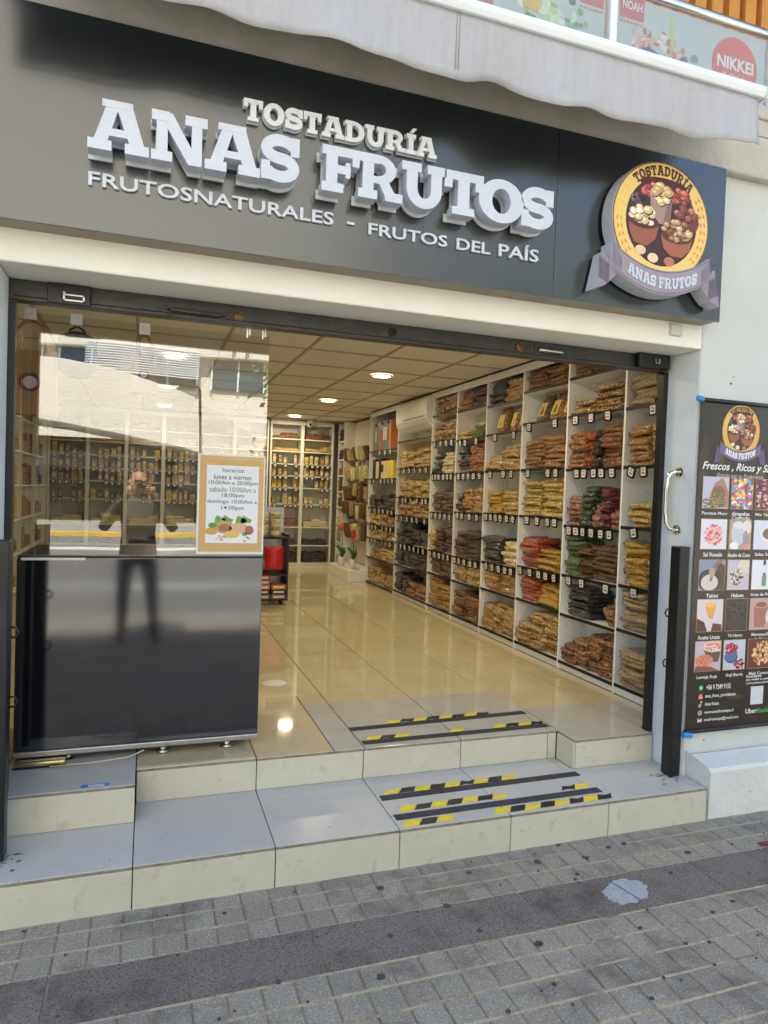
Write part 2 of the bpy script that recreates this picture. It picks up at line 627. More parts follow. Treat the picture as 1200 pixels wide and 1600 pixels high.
mat('white_alu', (232, 236, 240), .35, var=.03)
mat('melamine', (240, 240, 235), .45, var=.02, vscale=4)
mat('shelf_edge', (18, 17, 17), .5)
mat('shelf_hole', (60, 55, 48), .8)
mat('ceiling_tile', (234, 232, 220), .85, var=.05, vscale=60, bump=.25, bscale=120, orand=.03)
mat('tbar', (186, 178, 152), .6)
mat('room_wall', (208, 200, 182), .7, var=.04)
mat('rubber', (30, 30, 30), .7)
mat('grip_tape', (66, 67, 70), .9, bump=.6, bscale=400, var=.2, vscale=50, dirt=((104, 102, 98), 20, .55, .6))
mat('tape_yellow', (246, 216, 34), .5, var=.1, vscale=30, dirt=((120, 110, 80), 45, .56, .7))
mat('tape_black', (30, 30, 30), .5, var=.2, vscale=30, dirt=((120, 116, 110), 50, .6, .6))
mat('blue_tape', (40, 140, 215), .45)
mat('splat', (168, 172, 178), .7, var=.14, vscale=30, dirt=((120, 118, 116), 35, .56, .7))
mat('gum', (74, 72, 72), .8, var=.2)
mat('kraft', (178, 132, 82), .75, var=.08, vscale=18)
mat('plastic_white', (226, 226, 220), .35)
mat('cable', (214, 200, 160), .5)
mat('leaf', (62, 96, 38), .6, var=.35, vscale=3)
mat('leaf_tulip', (44, 92, 40), .45, var=.2)
mat('bark', (86, 70, 54), .9, var=.3, vscale=8)
mat('petal_red', (196, 40, 60), .5)
mat('petal_orange', (216, 110, 50), .5)
mat('skin', (176, 128, 104), .55)
mat('cloth_dark', (44, 44, 48), .85, var=.15)
mat('cloth_jeans', (40, 46, 62), .85, var=.15)
mat('hair', (28, 22, 18), .6)
mat('phone', (20, 20, 22), .25)
mat('facade_white', (226, 219, 202), .8, var=.06, vscale=.5)
mat('facade_dark', (52, 50, 48), .8)
mat('window_blue', (60, 84, 96), .12, spec=.8)
mat('stainless_tray', (190, 176, 130), .22, metal=1, var=.2, vscale=25)
mat('tag_black', (16, 16, 17), .45)
mat('rust', (118, 66, 46), .8, var=.3, vscale=40)
print_mat('print', .42)
print_mat('print_gloss', .24, .6)
print_mat('print_paper', .7)
glass('glass_front', (.93, .95, .95), 1.95, 0, .09)
glass('glass_rail', (.95, .97, .97), 1.5)
glass('glass_jar', (.96, .97, .96), 1.5)
emis('lamp_glow', (255, 244, 222), 2.2)

NUTS = {
    'peanut': ([(128, 90, 46), (190, 150, 90), (226, 194, 136)], 80),
    'gold': ([(160, 112, 46), (216, 172, 92), (242, 214, 150)], 85),
    'almond': ([(104, 64, 34), (154, 102, 58), (196, 146, 96)], 85),
    'raisin': ([(40, 26, 24), (76, 48, 38), (132, 94, 74)], 80),
    'prune': ([(14, 12, 14), (30, 25, 28), (84, 74, 78)], 60),
    'redbrown': ([(84, 46, 28), (132, 80, 50), (184, 130, 88)], 80),
    'goji': ([(132, 40, 22), (182, 74, 38), (214, 116, 70)], 110),
    'corn': ([(170, 112, 28), (214, 160, 48), (238, 198, 92)], 110),
    'oat': ([(150, 124, 84), (192, 166, 120), (214, 194, 152)], 130),
    'pumpkin': ([(50, 70, 30), (88, 108, 50), (136, 150, 92)], 110),
    'darkgreen': ([(20, 44, 26), (42, 74, 42), (84, 110, 70)], 90),
    'cranberry': ([(58, 12, 22), (100, 26, 38), (148, 60, 70)], 85),
    'pink': ([(112, 66, 52), (154, 100, 82), (192, 146, 122)], 90),
    'cream': ([(206, 180, 122), (228, 208, 154), (240, 228, 190)], 60),
    'flax': ([(62, 38, 16), (104, 70, 34), (142, 106, 62)], 140),
    'tan': ([(138, 92, 46), (186, 136, 76), (212, 172, 112)], 90),
    'candy': ([(220, 60, 60), (240, 200, 60), (80, 170, 90), (70, 150, 200), (240, 220, 160)], 60),
    'mix': ([(60, 36, 24), (150, 104, 64), (222, 190, 140)], 75),
}
for k_, (cs_, sc_) in NUTS.items():
    nut('nut_' + k_, [tuple(min(250, v * 1.1) for v in c_) for c_ in cs_], sc_ * 1.45)

# ------------------------------------------------------------------ the setting: ground, road, pavement
X0, X1 = -40, 44
g = MB(); g.box(-160, 160, -160, 80, -.6, -.17); tag(g.build('ground', 'ground_earth'), 'bare ground under the street', None, None, 'structure')
g = MB(); g.box(X0, X1, -15.9, -1.9, -.3, -.13)
road = tag(g.build('road', 'asphalt'), 'grey asphalt road in front of the shop', None, None, 'structure')
for yy, x0, x1, wd in ((-11.6, X0, X1, .13), (-12.0, X0, X1, .13), (-5.2, X0, X1, .12)):
    g = MB(); g.box(x0, x1, yy - wd, yy + wd, -.13, -.126); child(g.build('lane_line', 'road_paint'), road)
g = MB(); g.box(X0, X1, -2.05, -1.9, -.3, .0); tag(g.build('kerb', 'kerb_stone', bev=.015), 'stone kerb along the near pavement', None, None, 'structure')
g = MB(); g.box(X0, X1, -16.1, -15.9, -.3, .02); tag(g.build('kerb', 'yellow_paint', bev=.02), 'yellow painted kerb across the road', None, None, 'structure')
g = MB(); g.box(X0, X1, -24, -16.1, -.3, 0); tag(g.build('pavement', 'kerb_stone'), 'pale pavement across the road', None, None, 'structure')
g = MB(); g.box(X0, X1, -1.9, 2.66, -.3, -.0035)
sidewalk = tag(g.build('sidewalk', 'joint'), 'grey paved sidewalk with a darker strip', None, None, 'structure')

def pix(p):
    v = Vector(p) - CAM
    d = v.dot(fw)
    if d < .05:
        return None
    return 600 + 1068 * v.dot(rt) / d, 800 + 1068 * v.dot(dn) / d, d

def paver_mesh(sx, sy, name, m):
    b = MB()
    h, e = .02, .0025
    lo = [(-sx / 2, -sy / 2, -h), (sx / 2, -sy / 2, -h), (sx / 2, sy / 2, -h), (-sx / 2, sy / 2, -h)]
    mid = [(x, y, -e) for x, y, z in lo]
    up = [(x * (1 - 2 * e / sx), y * (1 - 2 * e / sy), 0) for x, y, z in lo]
    vs = lo + mid + up
    fs = [(8, 9, 10, 11)] + [(i, (i + 1) % 4, (i + 1) % 4 + 4, i + 4) for i in range(4)] + [(i + 4, (i + 1) % 4 + 4, (i + 1) % 4 + 8, i + 8) for i in range(4)]
    b.add(vs, fs)
    return b, b.mesh(name, [m])

PX, GAP = .1008, .0062
rows = []
yy = 2.512
for yl, yh in ((2.435, 2.512), (2.337, 2.435), (2.239, 2.337)):
    rows.append((yl, yh))
yb = 2.010
while yb > -1.85:
    rows.append((yb - .1035, yb)); yb -= .1035
sand = MB()
for yl, yh in rows:
    sand.box(-2.6, 5.2, yh - .0052, yh + .0052, -.02, -.0012)
sand.box(-2.6, 5.2, 2.2325, 2.2415, -.02, -.0022)
o = sand.build('joint_sand', 'joint_sand', sidewalk)
o['kind'] = 'stuff'
spots = []
for ri, (yl, yh) in enumerate(rows):
    for i in range(-26, 48):
        x = .155 + PX * (i + .5)
        cy = (yl + yh) / 2
        q = pix((x, cy, 0))
        inview = q and -60 < q[0] < 1260 and q[1] < 1680
        if yl < 1.0 and not inview and (x < -2 or x > 5):
            continue
        spots.append((q[2] if inview else 99, x, cy, yh - yl, i))
spots.sort()
pm = {}
for h_ in sorted(set(round(s_[3], 3) for s_ in spots)):
    pm[h_] = paver_mesh(PX - GAP, h_ - GAP, 'paver', 'paver')
rest = MB()
for k, (d, x, cy, h_, i) in enumerate(spots):
    b, me = pm[round(h_, 3)]
    dz = random.uniform(-.0018, .0012)
    rx_, ry_, rz_ = random.gauss(0, .008), random.gauss(0, .008), random.gauss(0, .008)
    if k < 300 and d < 50:
        o = bpy.data.objects.new('paver', me)
        col.objects.link(o)
        o.parent = sidewalk
        o.location = (x, cy, dz)
        o.rotation_euler = (rx_, ry_, rz_)
    else:
        rest.add([(v[0] + x, v[1] + cy, v[2] + dz + v[0] * ry_ * .5 + v[1] * rx_ * .5) for v in b.v], b.f)
o = rest.build('pavers', 'paver', sidewalk)
o['kind'] = 'stuff'
b, me = paver_mesh(.4032 - .006, .225, 'strip_slab', 'slab_dark')
for i in range(-6, 14):
    o = bpy.data.objects.new('strip_slab', me)
    col.objects.link(o)
    o.parent = sidewalk
    o.location = (.155 + .4032 * (i + .5), 2.1245, random.uniform(-.001, .001))

def blob(cx, cz, rx, rz, n=14, jag=.2, rnd=random):
    return [(cx + rx * math.cos(2 * math.pi * k / n) * (1 + rnd.uniform(-jag, jag)),
             cz + rz * math.sin(2 * math.pi * k / n) * (1 + rnd.uniform(-jag, jag))) for k in range(n)]

rg = random.Random(5)
g = MB()
for k in range(120):
    x, y = rg.uniform(-.7, 3.4), rg.choice((rg.uniform(1.2, 2.0), rg.uniform(1.9, 2.5)))
    r_ = rg.choice((.004, .005, .006, .008, .011, .015))
    p = blob(x, y, r_, r_ * rg.uniform(.7, 1), 9, .25, rg)
    g.add([(a, b_, .0022) for a, b_ in p] + [(a, b_, -.001) for a, b_ in p],
          [tuple(range(9))] + [(i, i + 9, (i + 1) % 9 + 9, (i + 1) % 9) for i in range(9)])
tag(g.build('gum_spots', 'gum'), 'dark trodden gum spots on the grey pavers', 'gum spots', None, 'stuff')
g = MB()
for side in (0, 1):
    p = []
    for k in range(44):
        a = 2 * math.pi * k / 44
        r_ = 1 + rg.uniform(-.1, .1) + .05 * math.sin(2 * a + 1) + .04 * math.sin(5 * a)
        x, y = .095 * r_ * math.cos(a), .072 * r_ * math.sin(a)
        x = x * .98 + y * .2
        x = min(x, -.006 - y * .25) if side == 0 else max(x, .004 - y * .25)
        p.append((1.772 + x, 2.122 + y))
    g.add([(a, b_, .004) for a, b_ in p] + [(a, b_, -.001) for a, b_ in p],
          [tuple(range(44))] + [(i, i + 44, (i + 1) % 44 + 44, (i + 1) % 44) for i in range(44)])
tag(g.build('paint_splat', 'splat'), 'pale round paint splat on the dark paving strip', 'paint splat')
g = MB(); g.box(2.595, 2.70, 2.245, 2.272, .0, .006); tag(g.build('drain_cover', 'rust', bev=.002), 'small rusty metal plate set in the pavers near the white ledge', 'metal plate')

# ------------------------------------------------------------------ entrance steps (tiles are single parts)
steps = thing('entrance_steps', 'two cream tiled entrance steps rising from the pavement to the shop', 'steps', (1.0, 2.8, 0))
c = MB()
c.box(-3.2, 2.528, 2.527, 3.0, -.05, .143)
c.box(-3.2, -.028, 2.862, 3.1, .13, .289)
c.box(2.047, 2.517, 2.882, 3.1, .13, .286)
c.box(-.029, 2.046, 3.032, 3.1, .12, .286)
child(c.build('core', 'grout'), steps)

def tilebox(x0, x1, y0, y1, z0, z1, name, m, parent, g_=.0019, bev=.0016):
    b = MB(); b.box(x0 + g_, x1 - g_, y0, y1, z0, z1)
    return child(b.build(name, m, bev=bev, seg=2), parent)

xs = [-3.06, -2.55, -2.04, -1.53, -1.03, -.525, -.02, .486, .985, 1.488, 1.983, 2.54]
for a, b_ in zip(xs[:-1], xs[1:]):
    ey = 2.862 if b_ <= 0 else 3.032
    if a > 1.9:
        tilebox(a, b_, 2.519, 2.669, .1435, .153, 'tread_tile', 'tile', steps)
        tilebox(a, 2.526, 2.671, 2.882, .1435, .153, 'tread_tile', 'tile', steps)
        tilebox(a, 2.037, 2.884, 3.031, .1435, .153, 'tread_tile', 'tile', steps)
    else:
        tilebox(a, b_, 2.519, ey, .1435, .153, 'tread_tile', 'tile', steps)
    tilebox(a, b_, 2.512, 2.526, -.02, .141, 'riser_tile', 'riser', steps)
    tilebox(a, b_, 2.5145, 2.5186, .1428, .1505, 'tile_edge', 'tile_edge', steps)
for a, b_ in zip(xs[:6], xs[1:7]):
    tilebox(a, b_, 2.848, 2.861, .1545, .293, 'riser_tile', 'riser', steps)
    tilebox(a, b_, 2.853, 3.38, .2945, .305, 'tread_tile', 'tile', steps)
    tilebox(a, b_, 2.8485, 2.8526, .2942, .3025, 'tile_edge', 'tile_edge', steps)
for a, b_ in ((-.018, .486), (.486, .985), (.985, 1.488), (1.488, 1.983), (1.983, 2.034)):
    tilebox(a, b_, 3.018, 3.031, .1545, .285, 'riser_tile', 'riser', steps)
    tilebox(a, b_, 3.0186, 3.0226, .2862, .2945, 'tile_edge', 'tile_edge', steps)
tilebox(2.048, 2.517, 2.868, 2.881, .1545, .285, 'riser_tile', 'riser', steps)
tilebox(2.048, 2.517, 2.869, 2.8722, .2862, .2945, 'tile_edge', 'tile_edge', steps)
b = MB(); b.box(2.036, 2.047, 2.869, 3.016, .1545, .285); child(b.build('riser_tile', 'riser', bev=.0015), steps)

# ------------------------------------------------------------------ shop floor
g = MB(); g.box(-1.6, 3.03, 3.09, 10.9, .1, .288)
floor = tag(g.build('floor', 'grout'), 'glossy cream tiled shop floor', None, None, 'structure')
FY = [3.022, 3.377]
while FY[-1] < 10.6:
    FY.append(FY[-1] + .508)
FX = [-1.53, -1.03, -.525, -.02, .486, .99, 1.487, 1.995, 2.5, 2.78]
for j in range(len(FY) - 1):
    for i in range(len(FX) - 1):
        a, b_, y0, y1 = FX[i], FX[i + 1], FY[j], FY[j + 1]
        if j == 0 and (b_ <= 0):
            continue
        m = 'tile_floor'
        if j == 0 and a > 1.99:
            continue
        if j < 2 and .4 < a < 1.99:
            continue
        tilebox(a, b_, y0 + .003, y1 - .003, .288, .297, 'floor_tile', m, floor, g_=.0028, bev=.001)
# the front inset of cut grey tiles where the step was rebuilt
for a, b_, y0, y1, m in ((.486, .843, 3.022, 3.377, 'tile_floor'), (.486, .843, 3.377, 3.885, 'tile_floor'),
                         (.845, .99, 3.022, 3.25, 'tile_grey'), (.845, .99, 3.252, 3.73, 'tile_grey'),
                         (.992, 1.487, 3.022, 3.25, 'tile_grey'), (.992, 1.487, 3.252, 3.73, 'tile_grey'),
                         (1.489, 2.0, 3.022, 3.25, 'tile_grey'), (1.489, 2.0, 3.252, 3.73, 'tile_grey'),
                         (2.002, 2.045, 3.022, 3.73, 'tile_grey'), (.845, .99, 3.732, 3.885, 'tile_floor'),
                         (.992, 1.487, 3.732, 3.885, 'tile_floor'), (1.489, 2.045, 3.732, 3.885, 'tile_floor'),
                         (2.047, 2.512, 2.872, 3.39, 'tile_grey'), (2.514, 2.78, 2.96, 3.39, 'tile_grey')):
    tilebox(a, b_, y0 + .0014, y1 - .0014, .288, .2972, 'floor_tile', m, floor, bev=.001)

# ------------------------------------------------------------------ building shell
bld = thing('shop_building', 'white plastered shop building with a wide open front and a balcony above', 'building', (1, 3, 0))
g = MB()
g.box(2.53, 12, 2.67, 2.95, -.1, 3.40)
g.box(-10, -.51, 2.67, 2.95, -.1, 3.40)
child(g.build('front_wall', 'plaster', bev=.012, seg=3), bld)
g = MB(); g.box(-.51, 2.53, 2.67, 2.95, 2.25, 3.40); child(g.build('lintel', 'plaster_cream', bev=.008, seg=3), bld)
for a, b_ in ((2.5275, 2.5295), (-.5095, -.5075)):  # thin sheets added over the jambs to carry the sky-lit tint
    g = MB(); g.box(a, b_, 2.676, 2.884, .154, 2.248); child(g.build('reveal_sky_tint', 'reveal_skylit'), bld)
g = MB(); g.box(-10, 12, 2.62, 2.669, 3.10, 3.30); child(g.build('slab_edge', 'slab_edge', bev=.01), bld)
g = MB(); g.box(-10, 12, 2.64, 12, 3.402, 3.47); child(g.build('balcony_slab', 'slab_edge', bev=.01), bld)
g = MB(); g.box(-10, 12, 2.62, 12, 5.1, 5.28); child(g.build('roof_slab', 'plaster', bev=.02), bld)
g = MB(); g.box(-10, 12, 11.7, 12, .0, 5.1); g.box(-10, -9.7, 2.96, 11.7, 0, 5.1); g.box(11.7, 12, 2.96, 11.7, 0, 5.1)
child(g.build('outer_wall', 'plaster'), bld)
g = MB(); g.box(-9.7, 11.7, 3.46, 3.6, 3.47, 5.1); child(g.build('upper_wall', 'wood'), bld)
for i in range(46):
    x = -1.5 + i * .13
    g = MB(); g.box(x, x + .085, 3.40, 3.46, 3.47, 5.09); child(g.build('cladding_board', 'wood', bev=.004), bld)
# small wall details
g = MB(); g.box(2.80, 2.885, 2.655, 2.672, 3.325, 3.45); child(g.build('bare_patch', 'slab_edge'), bld)
g = MB(); g.box(2.33, 2.395, 2.652, 2.672, 2.296, 2.352); child(g.build('junction_box', 'plaster', bev=.006), bld)
for x, z, r_ in ((2.722, 2.10, .007), (2.735, 2.135, .004), (2.66, .318, .005), (2.81, .105, .004)):
    g = MB(); g.flat(blob(x, z, r_, r_ * .8, 9, .2), 2.6688 if z > .3 else 2.5155); child(g.build('wall_hole', 'shelf_hole'), bld)
# ledge to the right of the steps
P = [(2.517, -.05), (2.517, .222), (2.53, .238), (2.66, .262), (2.668, -.05)]
g = MB()
n_ = len(P)
g.add([(2.548, y, z) for y, z in P] + [(9, y, z) for y, z in P],
      [tuple(range(n_)), tuple(range(2 * n_ - 1, n_ - 1, -1))] + [(i, (i + 1) % n_, (i + 1) % n_ + n_, i + n_) for i in range(n_)])
tag(g.build('wall_ledge', 'plaster_rough', bev=.012, seg=3), 'low white rough plastered ledge at the foot of the wall under the poster', 'ledge')

# interior shell
def wall(name, x0, x1, y0, y1, z0, z1, m='room_wall'):
    b = MB(); b.box(x0, x1, y0, y1, z0, z1)
    return tag(b.build(name, m), None, None, None, 'structure')
wall('wall_right', 3.031, 3.1, 2.951, 10.9, .0, 3.2)
wall('wall_left', -1.7, -1.6, 2.951, 10.9, .0, 3.2)
wall('wall_back', -1.6, 3.031, 10.72, 10.9, .0, 3.2)
g = MB(); g.box(-1.6, 3.03, 2.952, 10.72, 2.585, 2.65)
ceil = tag(g.build('ceiling', 'tbar'), 'suspended ceiling of square tiles', None, None, 'structure')
cx0, cy0, CP, CQ = 1.12 - .605 * 5, 3.2 - .635, .605, .635
lights = []
for i in range(8):
    for j in range(13):
        a, b_ = cx0 + CP * i, cx0 + CP * (i + 1)
        y0, y1 = cy0 + CQ * j, cy0 + CQ * (j + 1)
        a, b_, y0, y1 = max(a, -1.58), min(b_, 3.02), max(y0, 2.96), min(y1, 10.7)
        if b_ - a < .05 or y1 - y0 < .05:
            continue
        b = MB(); b.box(a + .011, b_ - .011, y0 + .011, y1 - .011, 2.5655 + random.uniform(0, .002), 2.584)
        child(b.build('ceiling_tile', 'ceiling_tile', bev=.002, seg=1), ceil)

for i in range(9):
    x = cx0 + CP * i
    if -1.55 < x < 3.0:
        b = MB(); b.box(x - .0105, x + .0105, 2.97, 10.69, 2.5595, 2.5745); child(b.build('grid_bar', 'tbar'), ceil)
for j in range(14):
    y = cy0 + CQ * j
    if 2.99 < y < 10.65:
        b = MB(); b.box(-1.58, 3.02, y - .0105, y + .0105, 2.5588, 2.5745); child(b.build('grid_bar', 'tbar'), ceil)

# downlights (lit lamps in the ceiling; unseen front pair added to brighten near shelves)
PL = 2.8
for ri, (lx, ly) in enumerate([(1.98, 3.97), (1.98, 5.92), (1.98, 7.87), (1.98, 9.80), (.18, 3.97), (.18, 5.90), (.18, 7.75), (.18, 9.70)]):
    row = 'right row' if lx > 1 else 'left row behind the glass'
    t = thing('downlight', 'round lit ceiling downlight, %s from the doorway in the %s' % (ORD[ri % 4], row), 'downlight', (lx, ly, 2.55), 'ceiling downlights')
    b = MB()
    A, B_ = arcpts(lx, ly, .098, .098, 0, 360, 28)[:-1], arcpts(lx, ly, .082, .082, 0, 360, 28)[:-1]
    n = 28
    vs = [(x, y, 2.5625) for x, y in A] + [(x, y, 2.553) for x, y in B_]
    b.add(vs, [(i, (i + 1) % n, (i + 1) % n + n, i + n) for i in range(n)])
    child(b.build('trim_ring', 'plastic_white'), t)
    b = MB(); b.add([(x, y, 2.5535) for x, y in B_], [tuple(range(n))])
    child(b.build('diffuser', 'lamp_glow'), t)
    ld = bpy.data.lights.new('downlight_lamp', 'AREA')
    ld.shape = 'DISK'; ld.size = .18; ld.energy = PL if lx > 1 else PL * .35; ld.color = (1.0, .86, .57)
    lo = bpy.data.objects.new('lamp', ld)
    lo.location = (lx, ly, 2.548)
    col.objects.link(lo)
    child(lo, t)

# ------------------------------------------------------------------ shelving along the right wall
SX, SB = 2.775, 3.02            # front and back of the shelving
BAYS = [(2.97, 3.53), (3.53, 4.145), (4.145, 4.762), (4.762, 5.372), (5.372, 5.978), (5.978, 6.58), (6.58, 7.60), (7.60, 8.69)]
LV = [[.365, .71, .985, 1.345, 1.715, 2.075], [.36, .695, .972, 1.318, 1.712, 2.08, 2.345],
      [.365, .708, .965, 1.362, 1.722, 2.08, 2.33], [.363, .702, .935, 1.358, 1.722, 2.035, 2.28],
      [.363, .69, .92, 1.343, 1.712, 2.025, 2.30], [.362, .695, .925, 1.32, 1.712, 2.045, 2.31],
      [.361, .668, .926, 1.245, 1.457, 1.79, 2.105], [.33, .653, .909, 1.088, 1.30, 1.677, 2.035]]
BAYNAME = ['bay nearest the doorway', 'second bay from the doorway', 'third bay from the doorway', 'fourth bay from the doorway',
           'fifth bay from the doorway', 'sixth bay from the doorway', 'seventh bay, under the air conditioner', 'eighth bay, last before the hanging bags']
for bi, (y0, y1) in enumerate(BAYS):
    t = thing('shelving_unit', 'white shelving unit with black shelf edges, ' + BAYNAME[bi], 'shelving', (SX, y1, .297), 'white shelving units along the right wall')
    b = MB(); b.box(SX, SB, y1 - .009, y1 + .009, .298, 2.55); child(b.build('side_panel', 'melamine', bev=.0015), t)
    if bi == 0:
        b = MB(); b.box(SX, SB, y0 - .009, y0 + .009, .298, 2.55); child(b.build('side_panel', 'melamine', bev=.0015), t)
    ya, yb_ = y0 + .010, y1 - .010
    b = MB(); b.box(SB - .012, SB - .002, ya, yb_, .299, 2.55); child(b.build('back_panel', 'melamine'), t)
    b = MB(); b.box(SX + .012, SX + .03, ya, yb_, .2985, LV[bi][0] - .02); child(b.build('plinth', 'melamine'), t)
    b = MB(); b.box(SX + .004, SX + .02, ya, yb_, 2.49, 2.548); child(b.build('cornice', 'melamine'), t)
    b = MB(); b.box(SX + .002, SB - .013, ya, yb_, 2.55, 2.561); child(b.build('top_board', 'shelf_edge'), t)
    for zi, z in enumerate(LV[bi]):
        b = MB(); b.box(SX + .006, SB - .013, ya, yb_, z - .017, z - .001)
        s_ = child(b.build('shelf', 'melamine'), t)
        b = MB(); b.box(SX - .003, SX + .005, ya, yb_, z - .019, z + .001)
        e_ = b.build('edge_strip', 'shelf_edge')
        e_.parent = s_
    b = MB()                                    # shelf pin holes in the side panel
    for k in range(34):
        for xx in (SX + .05, SB - .06):
            z = .42 + k * .06
            p = arcpts(xx, z, .0035, .0035, 0, 360, 6)[:-1]
            b.add([(u, y1 - .0096, v) for u, v in p], [tuple(range(6))])
    o = child(b.build('pin_holes', 'shelf_hole'), t)
    o['kind'] = 'stuff'

# ---- bags: a lumpy pillow, four shapes shared by all stacked bags
def pillow(seed, nx=7, ny=8):
    r = random.Random(seed)
    lump = [[r.uniform(-.24, .2) for _ in range(ny + 1)] for _ in range(nx + 1)]
    lumb = [[r.uniform(-.10, .10) for _ in range(ny + 1)] for _ in range(nx + 1)]
    edge = [r.uniform(-.05, .03) for _ in range(40)]
    wave, ph = r.uniform(.1, .26), r.uniform(0, 6)
    vs, top, bot = [], {}, {}
    for i in range(nx + 1):
        for j in range(ny + 1):
            u, v = -1 + 2 * i / nx, -1 + 2 * j / ny
            uu = math.copysign(abs(u) ** .38 if abs(u) < 1 else .965, u)
            vv = math.copysign(abs(v) ** .38 if abs(v) < 1 else .965, v)
            prof = max(0, (1 - abs(uu) ** 9)) ** .5 * max(0, (1 - abs(vv) ** 9)) ** .5
            x = uu * .5 * (1 + edge[j] * (abs(u) > .9))
            y = vv * .5 * (1 + edge[i + 15] * (abs(v) > .9))
            border = i in (0, nx) or j in (0, ny)
            zt = .5 + wave * math.sin(v * 4 + ph) + (.5 * prof * (1 + lump[i][j]) if not border else lump[i][j] * 1.2)
            zb = .5 + wave * math.sin(v * 4 + ph) - .5 * prof * (1 + lumb[i][j])
            top[i, j] = len(vs)
            vs.append((x, y, zt))
            if border:
                bot[i, j] = top[i, j]
            else:
                bot[i, j] = len(vs)
                vs.append((x, y, zb))
    fs = []
    for i in range(nx):
        for j in range(ny):
            fs.append((top[i, j], top[i + 1, j], top[i + 1, j + 1], top[i, j + 1]))
            fs.append((bot[i, j], bot[i, j + 1], bot[i + 1, j + 1], bot[i + 1, j]))
    return vs, fs

PIL = [pillow(s_) for s_ in (3, 11, 27, 42, 58, 77)]
PME = {}

def pillow_mesh(v, mk):
    if (v, mk) not in PME:
        b = MB(); b.add(*PIL[v])
        PME[v, mk] = b.mesh('bag', ['nut_' + mk], True)
    return PME[v, mk]

DESC = {'peanut': 'tan peanuts', 'gold': 'golden nuts', 'almond': 'brown almonds', 'raisin': 'dark raisins', 'prune': 'black prunes',
        'redbrown': 'reddish nuts', 'goji': 'orange berries', 'corn': 'yellow corn', 'oat': 'beige oats', 'pumpkin': 'green seeds',
        'darkgreen': 'dark-green sweets', 'cranberry': 'crimson cranberries', 'pink': 'pinkish peanuts', 'cream': 'cream flakes',
        'flax': 'brown seeds', 'tan': 'orange-tan nuts', 'candy': 'coloured sweets', 'mix': 'mixed nuts'}
